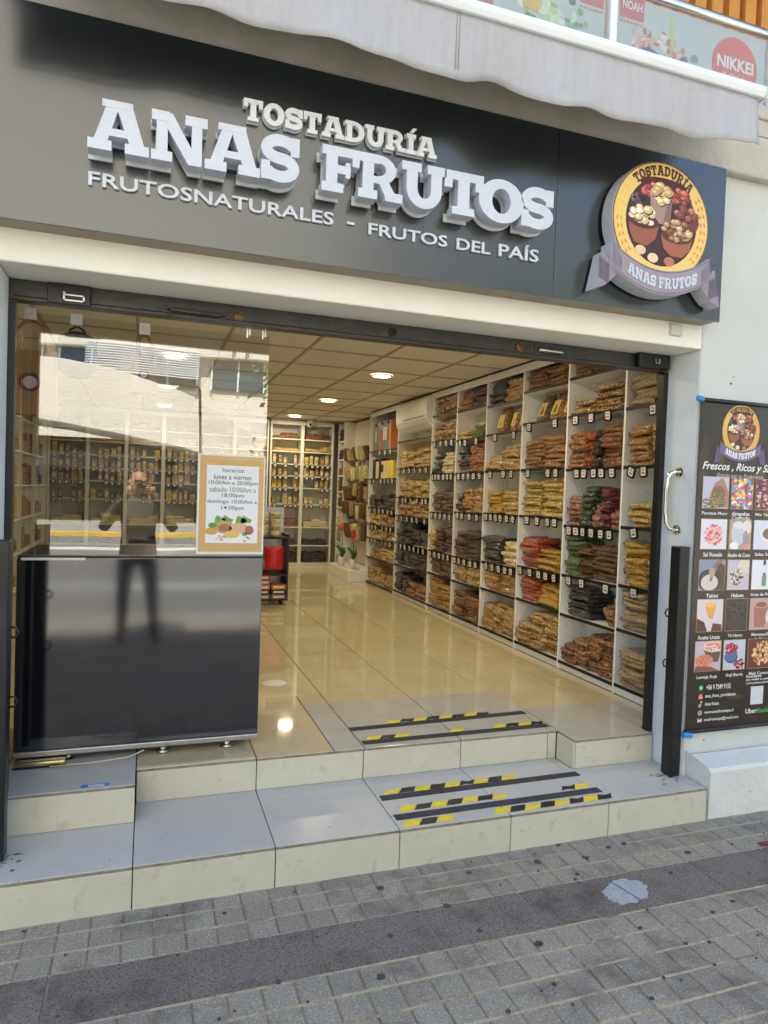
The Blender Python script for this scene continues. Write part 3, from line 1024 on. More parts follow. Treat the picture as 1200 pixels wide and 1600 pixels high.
# far end -> near end of each shelf: (from, to, height at far side, height at near side, goods)
CELLS = {
    0: {0: [(0.03, .52, .20, .22, 'oat'), (.5, .98, .17, .18, 'oat')], 1: [(.05, .5, .24, .22, 'oat'), (.5, .97, .2, .16, 'oat')],
        2: [(.04, .42, .26, .26, 'corn'), (.44, .98, .19, .19, 'oat')], 3: [(.1, .55, .13, .14, 'gold'), (.52, .98, .22, .24, 'corn')],
        4: [(.05, .4, .23, .25, 'tan'), (.4, .78, .25, .25, 'peanut')], 5: [(.04, .5, .17, .18, 'oat'), (.5, .98, .19, .2, 'oat')]},
    1: {0: [(.0, .3, .1, .13, 'redbrown'), (.27, .55, .15, .2, 'almond'), (.53, .78, .22, .25, 'almond'), (.74, .99, .25, .27, 'almond')],
        1: [(.08, .5, .2, .19, 'prune'), (.8, .98, .13, .14, 'almond')],
        2: [(.03, .3, .26, .28, 'pumpkin'), (.26, .55, .19, .21, 'flax'), (.53, .98, .22, .22, 'flax')],
        3: [(.04, .32, .19, .2, 'pink'), (.3, .52, .25, .26, 'darkgreen'), (.5, .7, .14, .15, 'pink'), (.68, .85, .25, .25, 'cranberry'), (.84, .99, .12, .12, 'pink')],
        4: [(.03, .34, .24, .25, 'almond'), (.33, .48, .22, .22, 'goji'), (.47, .62, .24, .24, 'prune'), (.62, .98, .27, .29, 'redbrown')],
        5: [(.07, .5, .08, .1, 'mix'), (.45, .98, .14, .17, 'mix')], 6: [(.02, .4, .13, .13, 'redbrown'), (.4, .98, .13, .14, 'raisin')]},
    2: {0: [(.02, .4, .15, .17, 'peanut'), (.36, .98, .27, .29, 'peanut')], 1: [(.08, .5, .19, .19, 'goji'), (.48, .98, .13, .15, 'corn')],
        2: [(.03, .5, .2, .23, 'goji'), (.46, .98, .12, .17, 'corn')], 3: [(.05, .5, .25, .26, 'gold'), (.5, .98, .27, .28, 'gold')],
        4: [(.05, .5, .19, .22, 'almond'), (.5, .98, .23, .23, 'almond')], 6: [(.05, .5, .12, .15, 'redbrown'), (.5, .98, .14, .15, 'redbrown')]},
    3: {0: [(.05, .45, .2, .22, 'tan'), (.4, .98, .24, .22, 'peanut')], 1: [(.1, .5, .14, .15, 'tan'), (.5, .98, .16, .15, 'tan')],
        2: [(.04, .55, .21, .2, 'prune'), (.58, .98, .18, .2, 'cream')], 3: [(.07, .5, .17, .19, 'corn'), (.5, .98, .17, .2, 'gold')],
        4: [(.05, .5, .1, .16, 'peanut'), (.45, .98, .17, .22, 'peanut')], 6: [(.05, .5, .17, .18, 'prune'), (.5, .98, .15, .19, 'peanut')]},
    4: {0: [(.06, .5, .22, .24, 'redbrown'), (.5, .98, .22, .2, 'redbrown')], 1: [(.05, .5, .2, .2, 'peanut'), (.5, .95, .19, .18, 'peanut')],
        2: [(.04, .5, .23, .24, 'raisin'), (.5, .98, .24, .24, 'prune')], 3: [(.04, .3, .15, .17, 'raisin'), (.28, .98, .2, .22, 'tan')],
        4: [(.05, .45, .19, .22, 'prune'), (.4, .98, .23, .25, 'almond')], 5: [(.05, .5, .05, .07, 'peanut'), (.5, .95, .1, .12, 'pumpkin')],
        6: [(.05, .5, .15, .15, 'redbrown'), (.5, .98, .16, .15, 'raisin')]},
    5: {0: [(.05, .5, .27, .28, 'tan'), (.5, .98, .25, .24, 'tan')], 1: [(.05, .5, .18, .17, 'raisin'), (.5, .98, .17, .16, 'raisin')],
        2: [(.02, .3, .2, .2, 'gold'), (.28, .98, .22, .26, 'raisin')], 3: [(.03, .5, .2, .2, 'raisin'), (.5, .98, .2, .2, 'raisin')],
        4: [(.04, .45, .16, .2, 'prune'), (.45, .98, .2, .21, 'candy')], 5: [(.07, .5, .17, .19, 'mix'), (.5, .98, .19, .19, 'mix')],
        6: [(.03, .5, .15, .15, 'mix'), (.5, .98, .16, .15, 'mix')]},
    6: {0: [(.03, .45, .2, .19, 'prune'), (.4, .98, .14, .14, 'almond')], 1: [(.03, .5, .2, .21, 'prune'), (.5, .98, .2, .2, 'prune')],
        2: [(.03, .5, .21, .23, 'prune'), (.5, .98, .18, .14, 'prune')], 3: [(.05, .5, .15, .15, 'tan'), (.5, .98, .16, .16, 'peanut')],
        4: [(.1, .5, .17, .18, 'peanut'), (.5, .98, .18, .17, 'gold')], 5: [(.08, .5, .17, .18, 'gold'), (.5, .98, .2, .2, 'gold')]},
    7: {0: [(.05, .5, .2, .19, 'peanut'), (.5, .95, .14, .14, 'tan')], 1: [(.1, .5, .1, .12, 'mix'), (.5, .95, .14, .14, 'gold')],
        2: [(.05, .5, .1, .11, 'gold'), (.5, .95, .1, .1, 'peanut')], 3: [(.05, .5, .13, .13, 'gold'), (.5, .95, .12, .1, 'mix')],
        4: [(.02, .5, .16, .17, 'prune'), (.5, .98, .17, .2, 'prune')]},
}
NIND = 0
far = {}
SHELFN = ['lowest shelf'] + ['%s shelf up' % ORD[i] for i in range(1, 8)]
BAYL = ['%s bay' % ORD[i] for i in range(8)]
rb = random.Random(21)
todo = []
for bi in range(8):
    y0, y1 = BAYS[bi][0] + .012, BAYS[bi][1] - .012
    for zi, cells in CELLS[bi].items():
        z = LV[bi][zi]
        for ci, (f0, f1, ha, hb, mk) in enumerate(cells):
            ya, yb_ = y1 - f0 * (y1 - y0), y1 - f1 * (y1 - y0)
            wid = ya - yb_
            nc = 2 if wid > .33 else 1
            if bi >= 6:
                nc = max(1, round(wid / .26))
            for cc in range(nc):
                ca = ya - wid * cc / nc
                cb = ya - wid * (cc + 1) / nc
                h = ha + (hb - ha) * (cc + .5) / nc if nc > 1 else (ha + hb) / 2
                colno = sum(max(1, 2 if (q[1] - q[0]) * (y1 - y0) > .33 else 1) for q in cells[:ci]) + cc
                lay = max(1, round(h / ((.026, .030, .034)[(bi * 3 + zi + colno) % 3] if bi < 6 else .036)))
                th = h / lay
                for li in range(lay):
                    cy = (ca + cb) / 2 + rb.uniform(-.018, .018)
                    L_ = (ca - cb) * rb.uniform(.9, 1.08)
                    D_ = .212 * rb.uniform(.86, 1.06)
                    cx = SX + .004 + D_ / 2 + rb.uniform(-.016, .026)
                    todo.append((bi, zi, colno, li, cx, min(max(cy, y0 + L_ * .47), y1 - L_ * .47), z + li * th, D_, L_, th * rb.uniform(1.15, 1.55), rb.gauss(0, .07), (mk, rb.randrange(6), rb.choice((0, math.pi)))))
todo.sort(key=lambda q: (q[0], q[1], q[2], q[3]))
for (bi, zi, cn, li, cx, cy, z, D_, L_, T_, rz, (mk, v, fl)) in todo:
    if bi <= 2 or (bi == 3 and NIND < 300):
        NIND += 1
        o = bpy.data.objects.new('nut_bag', pillow_mesh(v, mk))
        col.objects.link(o)
        o.location = (cx, cy, z)
        o.scale = (D_, L_, T_)
        o.rotation_euler = (0, rb.gauss(0, .02), rz + fl)
        tag(o, 'bag of %s, %s up in %s column, %s, %s from doorway' % (DESC[mk], ORD[li], ORD[cn], SHELFN[zi], BAYL[bi]), 'bag', 'clear bags stacked on the right shelves')
    else:
        b = far.setdefault(mk, MB())
        m = Matrix.Translation((cx, cy, z)) @ Matrix.Rotation(rz + fl, 4, 'Z') @ Matrix.Diagonal((D_, L_, T_, 1))
        b.add([m @ Vector(p) for p in PIL[v][0]], PIL[v][1])
big = MB()
keys = list(far)
for i, k in enumerate(keys):
    big.add(far[k].v, far[k].f, i)
o = big.build('nut_bags', ['nut_' + k for k in keys], smooth=True)
tag(o, 'mass of small nut bags stacked on the farther white shelves', 'bags', None, 'stuff')

# ---- standing bags with yellow paper labels
mat('label_yellow', (226, 196, 90), .5, var=.06)
def standing(name, mk, x, y, z, wdt, dep, h, label, cat='bag', lean=0.0, rot=0.0, lab=True, group='standing labelled bags'):
    t = thing(name, label, cat, (x, y, z), group)
    vs, fs = [], []
    prof = [(0, .9, .8), (.06, 1, 1), (.3, 1.02, 1.05), (.6, 1, .85), (.82, .96, .45), (.93, .95, .12), (1, .97, .06)]
    n = 12
    for hz, sw, sd_ in prof:
        for k in range(n):
            a = 2 * math.pi * k / n
            cx_, sx_ = math.cos(a), math.sin(a)
            vs.append((math.copysign(abs(cx_) ** .6, cx_) * dep / 2 * sd_ + lean * hz * h, math.copysign(abs(sx_) ** .6, sx_) * wdt / 2 * sw, hz * h))
    for i in range(len(prof) - 1):
        for k in range(n):
            fs.append((i * n + k, i * n + (k + 1) % n, (i + 1) * n + (k + 1) % n, (i + 1) * n + k))
    fs += [tuple(range(n - 1, -1, -1)), tuple(range((len(prof) - 1) * n, len(prof) * n))]
    b = MB(); b.add(vs, fs)
    o = b.build('pouch', 'nut_' + mk, t, smooth=True)
    if lab:
        b = MB()
        xw = -dep / 2 * 1.09
        b.add([(xw + lean * .25 * h, -wdt * .26, h * .22), (xw + lean * .25 * h, wdt * .26, h * .22), (xw * .74 + lean * .75 * h, wdt * .26, h * .72), (xw * .74 + lean * .75 * h, -wdt * .26, h * .72),
               (xw * .5, -wdt * .26, h * .22), (xw * .5, wdt * .26, h * .22), (xw * .4 + lean * .75 * h, wdt * .26, h * .72), (xw * .4 + lean * .75 * h, -wdt * .26, h * .72)],
              [(0, 1, 2, 3), (0, 4, 5, 1), (1, 5, 6, 2), (2, 6, 7, 3), (3, 7, 4, 0)])
        b.build('paper_label', 'label_yellow', t)
    t.rotation_euler = (0, 0, rot)
    return t
standing('nut_bag', 'tan', 2.83, 3.06, 1.716, .13, .07, .27, 'upright bag with yellow label by the door frame, fifth shelf up', rot=.2)
for k, (yy, mk) in enumerate(((4.59, 'raisin'), (4.41, 'redbrown'), (4.24, 'redbrown'))):
    standing('nut_bag', mk, 2.87, yy, 2.081, .16, .1, .21, 'leaning dark nut bag with yellow label, %s from left, top of third bay' % ORD[k], lean=.25)
for k, (yy, mk) in enumerate(((5.2, 'almond'), (4.98, 'mix'), (4.84, 'mix'))):
    standing('nut_bag', mk, 2.86, yy, 2.036, .17 if k == 0 else .12, .1, .22, 'upright brown nut bag with yellow label, %s from left, sixth shelf of fourth bay' % ORD[k], lean=.12)
standing('nut_bag', 'goji', 2.94, 4.36, 1.17, .07, .05, .1, 'small upright orange bag behind the orange berries, third shelf of third bay', lab=True)
standing('nut_bag', 'prune', 2.95, 4.95, 1.12, .09, .05, .12, 'small upright black pack behind the black prunes, third shelf of fourth bay', lab=True)
# boxes and packs in the last bay
mat('pack_cream', (222, 204, 160), .5, var=.05)
mat('pack_tan', (196, 166, 112), .5, var=.1, vscale=30)
mat('pack_red', (176, 44, 44), .45)
mat('pack_teal', (40, 140, 150), .45)
mat('pack_grey', (128, 112, 100), .3, var=.2, vscale=20)
mat('pack_black', (34, 32, 34), .45)
mat('pack_white', (226, 222, 210), .5)
mat('pack_orange', (206, 120, 60), .5)
def carton(x0, x1, y0, y1, z0, z1, m, label, cat='box', group=None, band=None):
    t = thing('carton', label, cat, ((x0 + x1) / 2, (y0 + y1) / 2, z0), group)
    b = MB(); b.box(x0, x1, y0, y1, z0, z1); child(b.build('box_body', m, bev=.003), t)
    if band:
        b = MB(); b.box(x0 - .0012, x0 - .0004, y0 + .006, y1 - .006, z0 + (z1 - z0) * .35, z0 + (z1 - z0) * .8); child(b.build('printed_band', band), t)
    return t
yy = 8.62
for k, (wd, m, bnd) in enumerate(((.075, 'pack_grey', None), (.075, 'pack_grey', 'pack_cream'), (.075, 'pack_grey', None), (.075, 'pack_grey', None), (.08, 'pack_grey', 'pack_red'),
                                  (.07, 'pack_red', 'pack_white'), (.07, 'pack_teal', 'pack_white'), (.075, 'pack_teal', 'pack_red'), (.07, 'pack_orange', None))):
    carton(SX + .02, SX + .16, yy - wd, yy - .004, 2.037, 2.037 + .36 - .04 * (k % 3 == 1), m, 'tall pack, %s from left on top shelf beside the air conditioner' % ORD[k], 'pack', 'tall packs on the top shelf of the last bay', bnd)
    yy -= wd + .004
yy = 8.6
for k, (wd, m, bnd) in enumerate(((.12, 'pack_black', None), (.12, 'pack_cream', None), (.09, 'pack_black', None), (.1, 'pack_cream', 'pack_black'), (.09, 'pack_cream', None), (.13, 'label_yellow', None), (.13, 'label_yellow', None))):
    carton(SX + .02, SX + .14, yy - wd, yy - .008, 1.679, 1.679 + (.22 if m != 'pack_black' else .25), m, 'pack, %s from left on the second shelf from top, farthest shelving bay' % ORD[k], 'pack', 'packs on the upper shelf of the last bay', bnd)
    yy -= wd + .004

# ---- price tags hanging from the shelf edges
def tag_mesh():
    b = MB()
    P = [(-.5, -.38), (-.36, -.5), (.36, -.5), (.5, -.38), (.5, .5), (-.5, .5)]
    n = len(P)
    sy, sz = .066, .07
    b.add([(-.004, -u * sy, v * sz) for u, v in P] + [(.003, -u * sy, v * sz) for u, v in P],
          [tuple(range(n)), tuple(range(2 * n - 1, n - 1, -1))] + [(i, i + n, (i + 1) % n + n, (i + 1) % n) for i in range(n)], 0)
    return b
def card_mesh(red):
    b = MB()
    P = [(-.37, -.28), (-.28, -.37), (.28, -.37), (.37, -.28), (.37, .40), (-.37, .40)]
    sy, sz = .058, .064
    b.add([(-.0052, -u * sy, v * sz) for u, v in P] + [(-.0042, -u * sy, v * sz) for u, v in P],
          [tuple(range(6))] + [(i, i + 6, (i + 1) % 6 + 6, (i + 1) % 6) for i in range(6)], 0, (232, 230, 224))
    for u0, u1, v0, v1, c_ in ((-.26, .22, .2, .27, (70, 70, 74)), (-.2, .26, .08, .13, (110, 110, 114)), (-.24, .24, -.2, -.04, (206, 60, 60) if red else (90, 90, 92))):
        b.add([(-.0056, -u * sy, v * sz) for u, v in ((u0, v0), (u1, v0), (u1, v1), (u0, v1))], [(0, 1, 2, 3)], 0, c_)
    return b
TM = tag_mesh().mesh('tag_holder', ['tag_black'])
CM = [card_mesh(False).mesh('tag_card', ['print_paper']), card_mesh(True).mesh('tag_card', ['print_paper'])]
TAGS = {0: {5: [.45], 4: [.1, .33, .68], 3: [.2, .6], 2: [.25, .7]},
        1: {5: [.12, .45, .78], 4: [.2, .35, .55, .7, .9], 3: [.08, .23, .38, .55, .74, .9], 2: [.12, .4, .88]},
        2: {5: [.14, .8], 4: [.16, .68, .87], 3: [.18, .45, .72, .89], 2: [.05, .32, .55, .73, .93]},
        3: {5: [.27, .86], 4: [.15, .58, .82], 3: [.06, .22, .39, .54, .74, .93], 2: [.13, .34, .55, .75, .93]},
        4: {5: [.12, .32, .75], 4: [.1, .3, .5, .7, .92], 3: [.12, .3, .6, .88], 2: [.06, .25, .46, .7, .9]},
        5: {5: [.1, .4, .66, .9], 4: [.06, .2, .36, .58, .76, .93], 3: [.08, .28, .5, .72, .92], 2: [.08, .3, .52, .72, .92]},
        6: {5: [.05, .22, .4, .58, .75, .92], 4: [.05, .22, .32, .48, .68, .85, .95], 3: [.05, .2, .38, .55, .7, .93], 2: [.06, .2, .34, .5, .64, .78, .92]},
        7: {6: [.1, .4, .6, .8], 5: [.06, .2, .48, .62, .76, .9], 4: [.1, .28, .45, .6, .78, .92], 3: [.08, .2, .34, .6, .75, .9], 2: [.08, .2, .34, .6, .75, .9]}}
rt_ = random.Random(9)
for bi, d in TAGS.items():
    y0, y1 = BAYS[bi]
    for zi, fr in d.items():
        for k, f_ in enumerate(fr):
            t = bpy.data.objects.new('price_tag', TM)
            col.objects.link(t)
            t.location = (SX - .0045, y1 - .04 - f_ * (y1 - y0 - .08), LV[bi][zi] - .038)
            t.rotation_euler = (rt_.gauss(0, .05) + (.35 if (bi, zi, k) in ((0, 4, 0), (3, 3, 5)) else 0) + (-.2 if (bi, zi, k) == (0, 3, 0) else 0), -rt_.uniform(0, .12), rt_.gauss(0, .06))
            tag(t, 'white price tag, %s from left under the %s, %s from doorway' % (ORD[k], SHELFN[zi], BAYL[bi]), 'price tag', 'price tags on the right shelves')
            c_ = bpy.data.objects.new('card', CM[1 if bi < 2 and rt_.random() < .6 else 0])
            col.objects.link(c_)
            c_.parent = t

# ---- air conditioner in the seventh bay
t = thing('air_conditioner', 'white wall air conditioner above the seventh shelving bay', 'air conditioner', (2.9, 7.1, 2.2))
b = MB()
P = [(2.74, 2.25), (2.72, 2.30), (2.715, 2.50), (2.74, 2.525), (3.0, 2.525), (3.0, 2.22), (2.80, 2.20)]
n = len(P)
b.add([(x, 6.62, z) for x, z in P] + [(x, 7.55, z) for x, z in P], [tuple(range(n)), tuple(range(2 * n - 1, n - 1, -1))] + [(i, i + n, (i + 1) % n + n, (i + 1) % n) for i in range(n)])
child(b.build('housing', 'plastic_white', bev=.012, seg=3), t)
b = MB(); b.box(2.714, 2.72, 6.66, 7.3, 2.318, 2.323); child(b.build('seam', 'shelf_hole'), t)
b = MB(); b.obox(Matrix.Translation((2.765, 7.08, 2.222)) @ Matrix.Rotation(.65, 4, 'Y'), .07, .8, .006); child(b.build('louvre', 'plastic_white'), t)

# ---- shelving across the back of the shop
BY = 10.3
def back_unit(x0, x1, label, idx):
    t = thing('shelving_unit', label, 'shelving', (x0, BY, .297), 'white shelving units across the back wall')
    for xx in (x0, x1):
        b = MB(); b.box(xx - .012, xx + .012, BY, BY + .3, .298, 2.54); child(b.build('side_panel', 'melamine'), t)
    b = MB(); b.box(x0 + .013, x1 - .013, BY + .29, BY + .3, .298, 2.54); child(b.build('back_panel', 'melamine'), t)
    b = MB(); b.box(x0 + .013, x1 - .013, BY + .004, BY + .02, 2.48, 2.54); child(b.build('cornice', 'melamine'), t)
    b = MB(); b.box(x0 + .013, x1 - .013, BY + .01, BY + .02, .298, .36); child(b.build('plinth', 'melamine'), t)
    for z in (.38, .65, .93, 1.28, 1.53, 1.71, 1.89, 2.08, 2.27):
        b = MB(); b.box(x0 + .013, x1 - .013, BY, BY + .289, z - .016, z)
        child(b.build('shelf', 'melamine'), t)
    r = random.Random(idx)
    packs = []
    for zi, z in enumerate((1.28, 1.53, 1.71, 1.89)):
        n_ = 5
        for k in range(n_):
            if (idx == 0 and zi == 0 and k == 1) or r.random() < .1:
                continue
            wd = (x1 - x0 - .06) / n_
            xa = x0 + .03 + wd * k + r.uniform(0, .012)
            ww = wd * r.uniform(.55, .9)
            packs.append((xa, ww, z, r.uniform(.08, .165), r.choice(('pack_cream', 'pack_tan', 'pack_cream', 'pack_tan', 'pack_grey', 'label_yellow')), zi, k))
    for (xa, ww, z, h, m, zi, k) in packs:
        o = MB(); o.box(xa, xa + ww, BY + .03, BY + .1, z + .001, z + h)
        p = thing('snack_pack', 'snack pack, %s from left, %s shelf up, %s' % (ORD[k], ORD[3 + zi], label.split(',')[1].strip()), 'pack', (xa, BY, z), 'small packs on the back shelves')
        child(o.build('pouch', m, bev=.012, seg=2), p)
        o = MB(); o.box(xa + ww * .15, xa + ww * .85, BY + .0285, BY + .0295, z + h * .2, z + h * .62); child(o.build('paper_label', 'pack_white' if m == 'pack_tan' else 'pack_tan'), p)
        if r.random() < .94:
            q = MB(); q.box(xa + ww * .06, xa + ww * .06 + .056, BY - .006, BY - .001, z - .06, z - .004)
            g_ = thing('price_tag', 'price tag, %s from left under %s shelf, %s' % (ORD[k], ORD[3 + zi], label.split(',')[1].strip()), 'price tag', (xa, BY, z), 'price tags on the back shelves')
            child(q.build('holder', 'tag_black'), g_)
            q = MB(); q.box(xa + ww * .06 + .01, xa + ww * .06 + .046, BY - .0085, BY - .0065, z - .05, z - .012); child(q.build('card', 'pack_white'), g_)
    mass = {}
    for z, m, h in ((.38, 'prune', .2), (.65, 'prune', .14), (.93, 'pink' if idx == 0 else 'cream', .16), (2.08, 'gold', .1), (2.27, 'redbrown', .15)):
        for c_ in range(3):
            hh = h * r.uniform(.5, 1.05)
            for li in range(max(1, int(hh / .04))):
                b = mass.setdefault(m, MB())
                mt = Matrix.Translation((x0 + .09 + c_ * (x1 - x0 - .1) / 3 + .02, BY + .12, z + li * .036)) @ Matrix.Diagonal(((x1 - x0) / 3.2, .2, .05, 1))
                pv = PIL[r.randrange(6)]
                b.add([mt @ Vector(p) for p in pv[0]], pv[1])
    allb = MB()
    ks = list(mass)
    for i, k in enumerate(ks):
        allb.add(mass[k].v, mass[k].f, i)
    o = allb.build('nut_bags', ['nut_' + k for k in ks], smooth=True)
    tag(o, 'bags heaped on the upper and lower shelves, ' + label.split(',')[1].strip(), 'bags', None, 'stuff')
back_unit(1.735, 2.20, 'white back wall shelving, left bay seen right of the glass', 0)
back_unit(2.225, 2.69, 'white back wall shelving, right bay seen in the corner', 1)
for k in range(6):
    back_unit(-1.29 + k * .5, -.815 + k * .5, 'white back wall shelving, %s bay behind the glass' % ORD[k], 2 + k)

# ---- left wall shelf run (seen dimly through the glass)
t = thing('shelving_unit', 'white shelving along the left wall, dim behind the window glass', 'shelving', (-1.5, 6, .297))
b = MB(); b.box(-1.58, -1.57, 4.4, 9.8, .298, 2.5); child(b.build('back_panel', 'melamine'), t)
for k in range(7):
    b = MB(); b.box(-1.57, -1.25, 4.4 + k * .9 - .01, 4.4 + k * .9 + .01, .298, 2.5); child(b.build('side_panel', 'melamine'), t)
for z in (.38, .75, 1.1, 1.45, 1.8, 2.15):
    b = MB(); b.box(-1.565, -1.25, 4.411, 9.79, z - .016, z); child(b.build('shelf', 'melamine'), t)
mass = {}
r = random.Random(77)
for z in (.38, .75, 1.1, 1.45, 1.8, 2.15):
    for k in range(22):
        m = r.choice(('almond', 'prune', 'gold', 'tan', 'raisin'))
        for li in range(r.randint(3, 6)):
            mt = Matrix.Translation((-1.39, 4.55 + k * .24, z + li * .036)) @ Matrix.Diagonal((.22, .22, .05, 1))
            pv = PIL[r.randrange(6)]
            mass.setdefault(m, MB()).add([mt @ Vector(p) for p in pv[0]], pv[1])
allb = MB(); ks = list(mass)
for i, k in enumerate(ks):
    allb.add(mass[k].v, mass[k].f, i)
tag(allb.build('nut_bags', ['nut_' + k for k in ks], smooth=True), 'bags stacked along the left wall behind the glass', 'bags', None, 'stuff')

# ---- hanging bags by the back corner, plinth, tulips, picture, camera
t = thing('peg_wall', 'cream peg wall with metal hooks near the back right corner', 'peg wall', (2.95, 9.2, .3))
b = MB(); b.box(2.93, 2.96, 8.72, 9.95, .46, 2.53); child(b.build('panel', 'room_wall'), t)
for z in (2.12, 1.84, 1.58, 1.32, 1.02):
    b = MB(); b.tube([(2.93, 8.78, z + .03), (2.93, 9.9, z + .03)], .006, 6); child(b.build('rail', 'zinc'), t)
r = random.Random(3)
HB = {}
for mk in ('gold', 'peanut', 'cream', 'oat', 'flax'):
    b = MB()
    b.add([(p[2] * .5 - .25, p[1], p[0] - .5) for p in PIL[r.randrange(6)][0]], PIL[0][1])
    HB[mk] = b.mesh('hanging_bag', ['nut_' + mk], True)
for zi, z in enumerate((2.12, 1.84, 1.58, 1.32, 1.02)):
    for k in range(12):
        mk = r.choice(('gold', 'peanut', 'cream', 'oat', 'flax') if zi != 2 else ('flax', 'peanut'))
        o = bpy.data.objects.new('hanging_bag', HB[mk])
        col.objects.link(o)
        o.location = (2.87 - .07 * (k % 2) - r.uniform(0, .03), 8.80 + k * .097, z + r.uniform(-.01, .04))
        o.scale = (.13, r.uniform(.09, .12), r.uniform(.17, .24))
        o.rotation_euler = (r.gauss(0, .08), r.gauss(-.15, .12), r.gauss(.3, .6))
        tag(o, 'small clear bag, %s from right in the %s row of the corner peg wall' % (ORD[k], ORD[zi]), 'bag', 'bags hanging on the peg wall')
t = thing('shelving_unit', 'narrow white corner shelving between the peg wall and the back shelves', 'shelving', (SX, 10.1, .297))
for yy in (9.965, 10.285):
    b = MB(); b.box(SX, SB, yy - .008, yy + .008, .298, 2.54); child(b.build('side_panel', 'melamine'), t)
b = MB(); b.box(SB - .012, SB - .002, 9.974, 10.276, .298, 2.54); child(b.build('back_panel', 'melamine'), t)
mass = {}
for zi, z in enumerate((.4, .72, 1.0, 1.26, 1.5, 1.74, 1.98, 2.26)):
    b = MB(); b.box(SX, SB - .013, 9.974, 10.276, z - .016, z); child(b.build('shelf', 'melamine'), t)
    mk = ('cream', 'oat', 'cream', 'raisin', 'flax', 'redbrown', 'prune', 'prune')[zi]
    for cc in range(2):
        for li in range(3 + (zi * 7 + cc) % 3):
            mt = Matrix.Translation((SX + .1, 10.045 + cc * .15, z + li * .034)) @ Matrix.Diagonal((.19, .15, .046, 1))
            pv = PIL[(zi + li + cc) % 6]
            mass.setdefault(mk, MB()).add([mt @ Vector(p) for p in pv[0]], pv[1])
allb = MB(); ks = list(mass)
for i, k in enumerate(ks):
    allb.add(mass[k].v, mass[k].f, i)
tag(allb.build('nut_bags', ['nut_' + k for k in ks], smooth=True), 'small bags stacked in the narrow corner shelving', 'bags', None, 'stuff')
b = MB(); b.box(2.52, 2.92, 8.66, 9.66, .298, .455); tag(b.build('plinth', 'melamine', bev=.006), 'low white plinth under the hanging bags holding tulips', 'plinth')
def tulip(x, y, z0, h, petal, label):
    t = thing('tulip', label, 'flower', (x, y, z0), 'tulips on the plinth')
    b = MB(); b.lathe(x, y, [(.03, z0), (.05, z0 + .05), (.042, z0 + .13)], 12); child(b.build('pot', 'plastic_white', smooth=True), t)
    b = MB(); b.tube([(x, y, z0 + .1), (x + .01, y, z0 + h * .6), (x, y + .01, z0 + h)], .006, 6); child(b.build('stem', 'leaf_tulip'), t)
    b = MB(); b.lathe(x, y + .01, [(.008, z0 + h - .01), (.034, z0 + h + .02), (.036, z0 + h + .05), (.026, z0 + h + .09), (.014, z0 + h + .11)], 10); child(b.build('bloom', petal, smooth=True), t)
    for s_ in (-1, 1):
        b = MB()
        pts = [(x, y, z0 + .1), (x + .02, y + s_ * .06, z0 + .2), (x - .02, y + s_ * .15, z0 + .27), (x - .03, y + s_ * .23, z0 + .24)]
        wv = (.008, .026, .022, .003)
        b.add([(p[0] - w_, p[1], p[2]) for p, w_ in zip(pts, wv)] + [(p[0] + w_, p[1], p[2] + .01) for p, w_ in zip(pts, wv)], [(i, i + 1, i + 5, i + 4) for i in range(3)])
        o = child(b.build('leaf', 'leaf_tulip'), t)
        md = o.modifiers.new('thickness', 'SOLIDIFY'); md.thickness = .004
tulip(2.62, 8.8, .456, .42, 'petal_red', 'pink-red tulip in a white pot on the plinth')
tulip(2.56, 9.15, .456, .5, 'petal_orange', 'orange tulip in a white pot farther back on the plinth')
t = thing('picture_frame', 'small framed picture on the wall above the hanging bags', 'picture', (2.92, 9.0, 2.3))
b = MB(); b.box(2.912, 2.929, 8.86, 9.12, 2.22, 2.5); child(b.build('frame', 'brass_old', bev=.004), t)
b = MB(); b.box(2.909, 2.9115, 8.89, 9.09, 2.25, 2.47); child(b.build('print', 'pack_cream'), t)
t = thing('security_camera', 'small white security camera under the ceiling in the back corner', 'camera', (2.3, 10.2, 2.5))
b = MB(); b.lathe(2.3, 10.2, [(.05, 2.559), (.05, 2.53), (.03, 2.525)], 14); child(b.build('base', 'plastic_white', smooth=True), t)
b = MB(); b.lathe(2.3, 10.2, [(.022, 2.526), (.042, 2.50), (.036, 2.465), (.014, 2.45)], 14); child(b.build('head', 'plastic_white', smooth=True), t)
b = MB(); b.lathe(2.29, 10.165, [(.016, 2.505), (.02, 2.49), (.016, 2.47)], 10); child(b.build('lens', 'shelf_edge', smooth=True), t)

